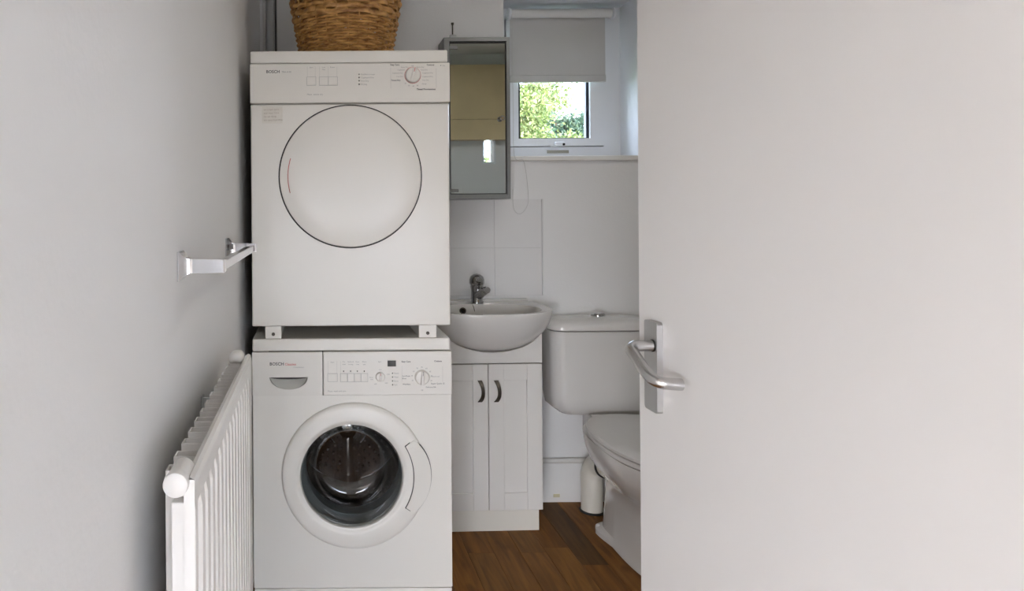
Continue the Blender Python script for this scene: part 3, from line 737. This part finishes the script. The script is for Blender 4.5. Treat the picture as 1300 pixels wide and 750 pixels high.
obj('far_end_fitting', lathe(B(), [(0.004, 0.052), (0.0125, 0.045), (0.0172, 0.020), (0.0178, 0.0), (0.015, -0.012), (0.009, -0.018), (0.001, -0.020)], (fc.x, 1.545, fc.z), n=28, cap0=True, cap1=True), M_rad, rd, True)
obj('far_end_pipe', tube(B(), [(fc.x, 1.56, fc.z), (RX-0.008, 1.56, fc.z-0.012)], 0.011, 12), M_rad, rd, True)
for yy, zt_ in ((1.0, 0.60), (1.37, 0.866)):
    bb = B(); box(bb, XL+0.0005, XL+0.004, yy-0.010, yy+0.010, 0.25, zt_); box(bb, XL+0.003, RX-0.043, yy-0.002, yy+0.002, 0.30, zt_-0.004)
    obj('wall_bracket', bb, M_pipeg, rd)
settle(rd)

tr = thing('towel_rail', 'chrome square towel rail with two flared posts fixed to the wall', 'towel rail', (XL, 1.4, 1.14))
TZ = 1.1425; TX = -0.162
M_rail = mat('rail_chrome', (0.62, 0.62, 0.63), 0.06, metal=1.0, var=0.02)
y1_ = XL*F/unroll(228, 340)[0]; y2_ = XL*F/unroll(287.5, 314)[0]
for yy in (y1_, y2_):
    rs = []
    for x, h in ((XL+0.0005, 0.0245), (XL+0.003, 0.0245), (XL+0.006, 0.0218), (XL+0.009, 0.0180), (XL+0.012, 0.0153), (XL+0.015, 0.0135), (XL+0.019, 0.0122), (XL+0.024, 0.0116), (TX+0.006, 0.0112), (TX+0.009, 0.0095)):
        q = [(-h, -h), (h, -h), (h, h), (-h, h)]
        rs.append([Vector((x, yy+a, TZ+b)) for a, b in q])
    bm_ = B(); rings(bm_, rs); obj('post', bm_, M_rail, tr)
obj('bar', bx(TX-0.010, TX+0.005, y1_+0.008, y2_-0.008, TZ-0.009, TZ+0.007, bev=0.001), M_rail, tr)
settle(tr)

# pipes in the far corner
for nm, px, r, m, lab, dy in (('heating_pipe', 335.5, 0.0062, M_pipe, 'thin white vertical pipe in the corner behind the dryer', 0.010), ('waste_pipe', 343, 0.0165, M_pipeg, 'thick grey vertical pipe in the corner behind the dryer', 0.020), ('cable', 350.2, 0.0042, M_cable, 'dark vertical cable beside the thick pipe behind the dryer', 0.006)):
    p = P(px, 40, YB-dy)
    o = obj(nm, tube(B(), [(p.x, YB-dy, 0.002), (p.x, YB-dy, 1.2), (p.x, YB-dy, ZC-0.002)], r, 16), m, None, True); tag(o, lab, 'pipe' if 'pipe' in nm else 'cable')

# ================================================================== MIRROR CABINET
YC = 2.772
c0 = P(563.5, 47.5, YC); c1 = P(648.5, 251, YC)
kx0, kx1, kz1, kz0 = c0.x, c1.x, P(606, 47.3, YC).z, P(606, 252.5, YC).z
mc = thing('mirror_cabinet', 'narrow steel wall cabinet with a mirrored door beside the window', 'cabinet', ((kx0+kx1)/2, YB, kz0))
fw = 0.022
cb = B(); box(cb, kx0, kx1, YB-0.006, YB-0.0005, kz0, kz1); box(cb, kx0, kx0+0.004, YC+0.004, YB-0.006, kz0, kz1); box(cb, kx1-0.004, kx1, YC+0.004, YB-0.006, kz0, kz1)
box(cb, kx0+0.004, kx1-0.004, YC+0.004, YB-0.006, kz0, kz0+0.004); box(cb, kx0+0.004, kx1-0.004, YC+0.004, YB-0.006, kz1-0.004, kz1)
obj('body', cb, M_steel, mc)
obj('frame', plate(B(), [rect(kx0, kx1, kz0, kz1), rect(kx0+fw, kx1-0.0135, kz0+0.019, kz1-0.0155)], YC, YC+0.012), M_steel, mc)
obj('frame_gap', bx(kx0+fw-0.002, kx1-0.0115, YC+0.013, YC+0.016, kz0+0.017, kz1-0.0135), M_steel_dark, mc)
md = obj('mirror_door', bx(kx0+fw+0.003, kx1-0.0185, YC+0.004, YC+0.009, kz0+0.022, kz1-0.0245, bev=0.0006, seg=1), M_mirror, mc)
kp = P(636.5, 150.5, YC)
obj('knob', lathe(B(), [(0.0045, 0.004), (0.004, -0.006), (0.0095, -0.010), (0.0105, -0.016), (0.006, -0.020), (0.001, -0.020)], (kp.x, YC, kp.z), n=20, cap0=True, cap1=True), M_chrome, md, True)
for zz in (kz0+0.034, kz1-0.040): obj('hinge', bx(kx0+fw+0.001, kx0+fw+0.034, YC-0.001, YC+0.004, zz-0.007, zz+0.007, bev=0.001), M_steel, mc)
hs = P(573.5, 40, YC+0.03)
obj('hanging_bracket', bx(hs.x-0.014, hs.x+0.014, YC+0.003, YC+0.026, kz1-0.001, kz1+0.013, bev=0.003), M_pipeg, mc)
obj('fixing_screw', lathe(B(), [(0.0028, kz1+0.010), (0.0028, kz1+0.052), (0.0055, kz1+0.057), (0.0058, kz1+0.063), (0.001, kz1+0.064)], (hs.x, YC+0.014, 0), 'Z', 14, True, True), M_hand, mc, True)
settle(mc)

# plain birch cupboard high on the front wall, seen in the mirror
oc = thing('wall_cupboard', 'pale birch wall cupboard reflected in the mirror of the steel cabinet', 'cupboard', (1.25, YF, 1.76))
obj('carcass', bx(0.80, XR-0.002, YF+0.0005, 0.545, 1.757, 2.305), M_ply, oc)
for a, b in ((1.757, 1.9045), (1.9065, 2.305)): obj('cupboard_door', bx(0.80, XR-0.002, 0.5455, 0.560, a, b, bev=0.001), M_ply, oc)
settle(oc)

cl_ = thing('added_fill_fitting', 'round white ceiling fitting added out of view for the fill light', 'lamp', (1.10, 1.70, ZC))  # unseen fitting added to go with the fill light
obj('housing', lathe(B(), [(0.15, ZC-0.0005), (0.15, ZC-0.03), (0.145, ZC-0.034)], (1.10, 1.70, 0), 'Z', 40, True, True), M_white, cl_, True)
obj('diffuser', lathe(B(), [(0.142, ZC-0.035), (0.135, ZC-0.048), (0.09, ZC-0.058), (0.002, ZC-0.061)], (1.10, 1.70, 0), 'Z', 40, True, True), M_seat, cl_, True)
settle(cl_)

# ================================================================== ROLLER BLIND
YR = 3.030
rb = thing('roller_blind', 'grey fabric roller blind half lowered over the window', 'blind', (1.08, YR, 1.80))
bx_ = lambda px, y=60: P(px, y, YR).x
bz_ = lambda py, x=710: P(x, py, YR).z
zr = bz_(17.3)
obj('roller_tube', lathe(B(), [(0.0195, bx_(648.5)), (0.0195, bx_(776))], (0, YR, zr), 'X', 28, True, True), M_seat, rb, True)
fbm = B(); zb0, zb1 = bz_(97), zr
N_ = 10
rs = []
for k in range(N_+1):
    zz = zb1 + (zb0-zb1)*k/N_
    rs.append([Vector((bx_(649), YR+0.0195-0.0006, zz)), Vector((bx_(770.6), YR+0.0195-0.0006, zz)), Vector((bx_(770.6), YR+0.0195+0.0006, zz)), Vector((bx_(649), YR+0.0195+0.0006, zz))])
rings(fbm, rs)
obj('fabric', fbm, M_blind, rb)
obj('hem_bar', bx(bx_(649), bx_(770.8), YR+0.012, YR+0.027, bz_(103.5), bz_(94.5), bev=0.003), M_blind, rb)
for xx, s_ in ((bx_(646.5), -1), (bx_(779), 1)):
    obj('bracket', lathe(B(), [(0.026, -0.005), (0.027, 0.0), (0.024, 0.006)], (xx, YR, zr), 'X', 28, True, True), M_upvc, rb, True)
    obj('bracket_arm', bx(xx-0.003, xx+0.003, YR, YW-0.0125, zr-0.012, zr+0.012), M_upvc, rb)
xl_ = bx_(645)
a_ = P(652, 198, YB-0.022); q_ = [(xl_+0.01, YR-0.026, zr-0.01), (xl_+0.012, YR-0.03, 1.70), (a_.x+0.004, YB-0.022, WZ0+0.004)]
for (px, py) in ((665, 205), (670.5, 245), (669, 262), (660, 271.5), (652, 264), (651, 240)): q_.append(tuple(P(px, py, YB-0.022)))
obj('pull_cord', tube(B(), smooth_path(q_, 6), 0.0011, 6), M_cord, rb, True)
settle(rb)

# ================================================================== VANITY, BASIN, TAP
VXC, VYF = P(619, 550, 2.60).x, 2.60
hwv = 0.2075
vu = thing('vanity_unit', 'white vanity cupboard with two shaker doors under the washbasin', 'vanity', (VXC, 2.75, 0))
ZT = 0.792; zs = P(630, 461.5, 2.6).z; zd0 = P(630, 648, 2.6).z
cv = B()
box(cv, VXC-hwv, VXC-hwv+0.016, VYF+0.019, YB-0.02, zd0, 0.732); box(cv, VXC+hwv-0.016, VXC+hwv, VYF+0.019, YB-0.02, zd0, 0.732)
box(cv, VXC-hwv+0.016, VXC+hwv-0.016, VYF+0.019, YB-0.02, zd0, zd0+0.016); box(cv, VXC-hwv+0.016, VXC+hwv-0.016, YB-0.03, YB-0.02, zd0+0.016, 0.732)
obj('carcass', cv, M_van, vu)
notch = [(0.668 + 0.190*math.cos(t), ZT - 0.099*math.sin(t)) for t in [PI*i/16 for i in range(17)]]
obj('fascia', plate(B(), [[(VXC-hwv, zs+0.002), (VXC+hwv, zs+0.002), (VXC+hwv, ZT)] + notch + [(VXC-hwv, ZT)]], VYF, VYF+0.018), M_van, vu)
obj('plinth', bx(VXC-hwv+0.004, VXC+hwv-0.006, VYF+0.03, YB-0.06, 0.001, zd0+0.002), M_kick, vu)
for s_ in (-1, 1):
    a, b = (VXC-hwv+0.0005, VXC-0.0012) if s_ < 0 else (VXC+0.0012, VXC+hwv-0.0005)
    z0_, z1_ = zd0, zs-0.0025; st = 0.0585
    bm_ = B(); box(bm_, a+0.01, b-0.01, VYF+0.007, VYF+0.0175, z0_+0.01, z1_-0.01)
    box(bm_, a, a+st, VYF, VYF+0.018, z0_, z1_, bev=0.0012, seg=1); box(bm_, b-st, b, VYF, VYF+0.018, z0_, z1_, bev=0.0012, seg=1)
    box(bm_, a+st-0.0002, b-st+0.0002, VYF+0.0006, VYF+0.018, z0_, z0_+0.066, bev=0.0012, seg=1); box(bm_, a+st-0.0002, b-st+0.0002, VYF+0.0006, VYF+0.018, z1_-0.062, z1_, bev=0.0012, seg=1)
    d_ = obj('door', bm_, M_van, vu)
    hp_ = P(610.5 if s_ < 0 else 631.5, 498, VYF-0.02); hx = hp_.x; hz = hp_.z
    rs = []
    for k in range(13):
        t = -1 + 2*k/12
        yy = VYF - 0.001 - 0.024*(1-abs(t)**2.2); w = 0.0066 + 0.0022*t*t
        xo = 0.007*(1-t*t) - 0.004
        rs.append([Vector((hx+xo-w, yy, hz+t*0.041)), Vector((hx+xo+w, yy, hz+t*0.041)), Vector((hx+xo+w*0.8, yy-0.005, hz+t*0.041)), Vector((hx+xo-w*0.8, yy-0.005, hz+t*0.041))])
    bm_ = B(); rings(bm_, rs); obj('handle', bm_, M_hand, d_, True)
vu.rotation_euler = (0, 0, 0)
settle(vu)
vu.rotation_euler = (0, 0, math.radians(1.6))

BXC = 0.668
ba = thing('washbasin', 'white ceramic washbasin with a rounded bowl on the vanity cupboard', 'basin', (BXC, 2.7, 0.72))
def basin_ring(a, yb, yf, z, e=2.25, n=72, ym=2.70):
    out = []
    for i in range(n):
        t = 2*PI*i/n; c, s = math.cos(t), math.sin(t)
        x = a*math.copysign(abs(c)**(2/e), c); q = math.copysign(abs(s)**(2/e), s)
        y = ym + q*(yb-ym) if q > 0 else ym + q*(ym-yf)
        if q > 0: x = math.copysign(abs(c)**(2/5.5), c)*a*(1-0.10*q*q); y = ym + (abs(s)**(2/5.5))*(yb-ym)
        out.append(Vector((BXC+x, y, z)))
    return out
ZB = 0.853
yb2 = YB-0.0085
rs = []
for dz, k in ((0.165, 0.12), (0.163, 0.30), (0.154, 0.46), (0.136, 0.62), (0.110, 0.77), (0.080, 0.885), (0.050, 0.955), (0.024, 0.988), (0.008, 1.0), (0.002, 0.997), (0.0, 0.988)):
    rs.append(basin_ring(0.252*k, yb2 if k > 0.9 else YB-0.04, 2.70-(2.70-2.492)*k, ZB-dz))
def inner(a, yb, yf, z, n=72):
    ym = 2.68; out = []
    for i in range(n):
        t = 2*PI*i/n; c, s = math.cos(t), math.sin(t); e = 2.3
        x = a*math.copysign(abs(c)**(2/e), c); q = math.copysign(abs(s)**(2/e), s)
        out.append(Vector((BXC+x, ym + q*(yb-ym if q > 0 else ym-yf), z)))
    return out
for a, yb, yf, z in ((0.205, 2.795, 2.514, ZB-0.001), (0.201, 2.791, 2.519, ZB-0.008), (0.190, 2.782, 2.533, ZB-0.035), (0.165, 2.768, 2.56, ZB-0.07), (0.12, 2.74, 2.60, ZB-0.098), (0.06, 2.71, 2.65, ZB-0.110), (0.02, 2.69, 2.67, ZB-0.112)):
    rs.append(inner(a, yb, yf, z))
bm_ = B(); rings(bm_, rs)
bo = obj('bowl', bm_, M_ceramic, ba, True)
obj('upstand', bx(BXC-0.222, BXC+0.222, YB-0.034, YB-0.0085, ZB-0.003, ZB+0.010, bev=0.004), M_ceramic, ba)
ov = P(587, 394, 2.785)
obj('overflow', lathe(B(), [(0.0125, 0.006), (0.0135, -0.003), (0.0095, -0.006), (0.0085, 0.0), (0.001, 0.001)], (ov.x, 2.779, ov.z), n=24), M_hand, bo, True)
obj('overflow_hole', lathe(B(), [(0.0088, 0.0), (0.001, -0.0005)], (ov.x, 2.776, ov.z), n=20, cap0=True, cap1=True), M_black, bo)
settle(ba)
TY = 2.832; tp = P(605.5, 381, TY)
ta = thing('mixer_tap', 'chrome single-lever mixer tap on the back ledge of the washbasin', 'tap', (tp.x, TY, ZB))
obj('tap_body', lathe(B(), [(0.0265, 0.0002), (0.0265, 0.006), (0.0240, 0.010), (0.0235, 0.050), (0.0265, 0.066), (0.0270, 0.072)], (tp.x, TY, ZB), 'Z', 32, True, True), M_dchrome, ta, True)
obj('spout', tube(B(), smooth_path([(tp.x+0.002, TY-0.004, ZB+0.030), (tp.x+0.010, TY-0.035, ZB+0.044), (tp.x+0.017, TY-0.065, ZB+0.058), (tp.x+0.020, TY-0.082, ZB+0.062)], 4), [0.019]*4+[0.017]*4+[0.0145]*4+[0.0135], 20), M_dchrome, ta, True)
obj('aerator', lathe(B(), [(0.0135, 0.012), (0.0140, 0.0), (0.0125, -0.007), (0.001, -0.007)], (tp.x+0.0205, TY-0.084, ZB+0.062), n=24, cap0=True, cap1=True), M_chrome, ta, True)
lvb = B(); lathe(lvb, [(0.0270, 0.074), (0.0305, 0.082), (0.0305, 0.096), (0.026, 0.109), (0.014, 0.118), (0.001, 0.121)], (tp.x, TY, ZB), 'Z', 32, True, True)
tube(lvb, smooth_path([(tp.x, TY-0.005, ZB+0.094), (tp.x, TY-0.035, ZB+0.097), (tp.x+0.001, TY-0.062, ZB+0.099)], 4), [0.013]*5+[0.010]*3+[0.008], 14)
obj('lever', lvb, M_dchrome, ta, True)
cp = P(599, 384, 2.80)
obj('plug_chain', tube(B(), smooth_path([(tp.x-0.020, TY-0.012, ZB+0.008), (tp.x-0.020, TY-0.024, ZB+0.0035), (cp.x+0.001, 2.800, ZB+0.001), (cp.x+0.004, 2.783, ZB-0.012), (cp.x+0.006, 2.778, ZB-0.028)], 4), 0.0012, 6), M_hand, ta)
settle(ta)

# ================================================================== TOILET
QX = 1.163
to_ = thing('toilet', 'white close-coupled toilet with closed lid beside the vanity cupboard', 'toilet', (QX, 2.5, 0))
def cis(hw_, y0, y1, z, r, bow=0.012, n=6):
    base = rrect(-hw_, hw_, 0, y1-y0, r, n); out = []
    for x, yy in base:
        y = y0 + yy
        out.append(Vector((QX + x, y - bow*max(0, 1-(x/hw_)**2)*(1 - yy/(y1-y0)), z)))
    return out
bm_ = B()
zc_t, zc_b = 0.752, 0.413
rings(bm_, [cis(0.14, 2.745, YB-0.012, zc_b, 0.04), cis(0.185, 2.725, YB-0.010, zc_b+0.006, 0.045), cis(0.213, 2.712, YB-0.008, zc_b+0.028, 0.05), cis(0.222, 2.706, YB-0.008, zc_b+0.075, 0.05), cis(0.229, 2.700, YB-0.008, zc_t-0.02, 0.05), cis(0.229, 2.700, YB-0.008, zc_t, 0.05)])
obj('cistern', bm_, M_ceramic, to_, True)
bm_ = B()
rings(bm_, [cis(0.230, 2.699, YB-0.006, zc_t+0.002, 0.05), cis(0.238, 2.690, YB-0.004, zc_t+0.008, 0.055), cis(0.238, 2.690, YB-0.004, zc_t+0.026, 0.055), cis(0.234, 2.693, YB-0.006, zc_t+0.032, 0.055), cis(0.226, 2.701, YB-0.012, zc_t+0.037, 0.05), cis(0.20, 2.722, YB-0.030, zc_t+0.0425, 0.05), cis(0.15, 2.745, YB-0.055, zc_t+0.0465, 0.05), cis(0.08, 2.77, YB-0.085, zc_t+0.049, 0.03), cis(0.03, 2.79, YB-0.10, zc_t+0.0495, 0.005)])
ld = obj('cistern_lid', bm_, M_ceramic, to_, True)
obj('flush_button', lathe(B(), [(0.028, 0.0), (0.028, 0.009), (0.024, 0.014), (0.001, 0.016)], (QX-0.012, 2.795, zc_t+0.047), 'Z', 32, True, True), M_chrome, ld, True)
def egg(hw_, yb, yf, z, ym=2.36, eb=2.6, ef=2.2, n=64):
    out = []
    for i in range(n):
        t = 2*PI*i/n; c, s = math.cos(t), math.sin(t); e = eb if s > 0 else ef
        x = hw_*math.copysign(abs(c)**(2/e), c); q = abs(s)**(2/e)
        out.append(Vector((QX + x, ym + (q*(yb-ym) if s > 0 else -q*(ym-yf)), z)))
    return out
def egg2(hw_, yb, yf, z, ym=2.40): return egg(hw_, yb, yf, z, ym, 3.0, 2.4)
bm_ = B()
rings(bm_, [egg2(0.088, 2.665, 2.20, 0.001, 2.45), egg2(0.088, 2.665, 2.20, 0.018, 2.45), egg2(0.080, 2.655, 2.21, 0.030, 2.45), egg2(0.080, 2.650, 2.20, 0.17, 2.45), egg2(0.086, 2.655, 2.185, 0.225, 2.44), egg2(0.118, 2.665, 2.155, 0.262, 2.42), egg2(0.152, 2.675, 2.120, 0.305, 2.40), egg2(0.173, 2.685, 2.088, 0.355, 2.38), egg2(0.180, 2.69, 2.078, 0.392, 2.37), egg2(0.180, 2.69, 2.078, 0.404, 2.37)])
for v in bm_.verts:              # the foot spreads into bolt lugs at the back
    if v.co.z < 0.032 and v.co.y > 2.50 and abs(v.co.x-QX) > 0.02:
        v.co.x += math.copysign((0.030 if v.co.z < 0.02 else 0.012)*min(1, (v.co.y-2.50)/0.11), v.co.x-QX)
# shelf under the cistern
box(bm_, QX-0.062, QX+0.062, 2.64, YB-0.05, 0.30, 0.412, bev=0.015)
obj('pan', bm_, M_ceramic, to_, True)
bm_ = B(); rings(bm_, [egg(0.183, 2.640, 2.068, 0.407), egg(0.186, 2.643, 2.064, 0.411), egg(0.186, 2.643, 2.064, 0.420), egg(0.182, 2.640, 2.068, 0.424)])
obj('seat', bm_, M_seat, to_, True)
bm_ = B(); rings(bm_, [egg(0.184, 2.646, 2.066, 0.4265), egg(0.188, 2.650, 2.060, 0.430), egg(0.188, 2.650, 2.060, 0.438), egg(0.182, 2.645, 2.068, 0.4435), egg(0.13, 2.60, 2.13, 0.447), egg(0.05, 2.5, 2.25, 0.448)])
obj('seat_lid', bm_, M_seat, to_, True)
for s_ in (-1, 1):
    obj('hinge', lathe(B(), [(0.012, -0.022), (0.012, 0.022)], (QX+s_*0.075, 2.663, 0.424), 'X', 16, True, True), M_seat, to_, True)
    obj('floor_bolt_cap', lathe(B(), [(0.010, 0.0), (0.0095, 0.010), (0.005, 0.015), (0.001, 0.016)], (QX+s_*0.088, 2.622, 0.014), 'Z', 16, True, True), M_seat, to_, True)
settle(to_)
sp = thing('soil_pipe', 'cream plastic waste pipe bending from the floor to the back of the toilet', 'pipe', (1.135, 2.80, 0))
sxp, syp = P(751.5, 640, 2.80).x, 2.80
obj('elbow', tube(B(), smooth_path([(sxp, syp, 0.0015), (sxp, syp, 0.10), (sxp, syp, 0.15), (sxp+0.006, syp-0.022, 0.195), (sxp+0.014, syp-0.065, 0.215), (sxp+0.022, syp-0.12, 0.222)], 5), 0.0425, 28), M_soil, sp, True)
obj('floor_seal', lathe(B(), [(0.049, 0.0005), (0.049, 0.005), (0.043, 0.008)], (sxp, syp, 0), 'Z', 32, True, False), M_rubber, sp)
obj('pan_collar', tube(B(), [(sxp+0.012, syp-0.05, 0.211), (sxp+0.019, syp-0.085, 0.218)], 0.0475, 28), M_soil, sp, True)
obj('pan_seal', tube(B(), [(sxp+0.019, syp-0.086, 0.218), (sxp+0.021, syp-0.096, 0.219)], 0.0485, 28), M_rubber, sp, True)
settle(sp)

# ================================================================== OUTDOORS
struct(obj('ground', bx(-30, 40, YB+0.4, 60, -0.42, -0.40), M_ground))
struct(obj('ground_front', bx(-30, 40, -40, -3.7, -0.42, -0.40), mat('front_ground_bounce', (0.36, 0.31, 0.28), 0.9, var=0.1)))  # unseen; tone picked so the light it bounces in is not green
def tree(label, loc, H, crown, m, n, leaf, seed):
    rk = random.Random(seed)
    t = thing('tree', label, 'tree', loc, 'trees outside the windows')
    x, y, z = loc
    tb = B()
    tube(tb, smooth_path([(x, y, z), (x+0.05, y, z+H*0.25), (x-0.03, y+0.05, z+H*0.5), (x+0.02, y, z+H*0.75)], 4), [0.10 - 0.006*i for i in range(13)], 8)
    obj('trunk', tb, M_bark, t, True)
    clumps = []
    for (cx, cy, cz, r) in crown:
        for _ in range(int(14*r*r)+4):
            d = Vector((rk.gauss(0, 1), rk.gauss(0, 1), rk.gauss(0, 1))).normalized()*r*rk.uniform(0.35, 1.0)
            clumps.append((Vector((x+cx, y+cy, z+cz)) + d, rk.uniform(0.14, 0.30)*max(0.8, r)))
    lb = B()
    for i, (c, r) in enumerate(clumps):
        if i % 3 == 0:
            obj('branch', tube(B(), [(x, y, z+H*rk.uniform(0.35, 0.7)), ((x+c.x)/2, (y+c.y)/2, c.z-0.15), tuple(c)], [0.03, 0.02, 0.008], 5), M_bark, t, True)
    for _ in range(n):
        c, r = rk.choice(clumps)
        p = c + Vector((rk.gauss(0, 1), rk.gauss(0, 1), rk.gauss(0, 0.8)))*r*0.55
        u = Vector((rk.gauss(0, 1), rk.gauss(0, 1), rk.gauss(0, 1))).normalized(); w = u.orthogonal().normalized()
        w = Matrix.Rotation(rk.uniform(0, 6.28), 3, u) @ w
        a = leaf*rk.uniform(0.6, 1.3)
        lb.faces.new([lb.verts.new(p - u*a), lb.verts.new(p + w*a*0.45), lb.verts.new(p + u*a), lb.verts.new(p - w*a*0.45)])
    fo_ = obj('foliage', lb, m, t); fo_['kind'] = 'stuff'
    return settle(t)
GZ = -0.40
tree('sunlit yellow-green tree filling the lower part of the window view', (2.15, 7.6, GZ), 3.2, [(0.0, 0, 2.75, 0.65), (0.35, 0, 2.42, 0.45), (-0.45, 0.1, 2.7, 0.6), (0.75, 0.1, 2.30, 0.22)], M_leafY, 20000, 0.027, 1)
tree('darker blue-green tree beyond the sunlit tree in the window view', (4.2, 11.5, GZ), 3.8, [(0.0, 0, 3.1, 0.42), (0.4, 0, 2.9, 0.42), (-0.35, 0.1, 3.25, 0.42), (0.1, 0.0, 2.6, 0.6)], M_leafB, 16000, 0.042, 2)
tree('tall green tree behind the sunlit tree in the window view', (3.05, 10.6, GZ), 4.0, [(0.0, 0, 3.3, 0.7), (-0.5, 0, 3.2, 0.6), (0.1, 0, 2.8, 0.6)], M_leafB, 14000, 0.042, 3)
tree('green garden tree behind the hall window, seen in the cabinet mirror', (2.9, -7.0, GZ), 3.4, [(0.0, 0, 2.7, 0.8), (0.4, 0, 2.3, 0.6)], M_leafY, 6000, 0.06, 4)
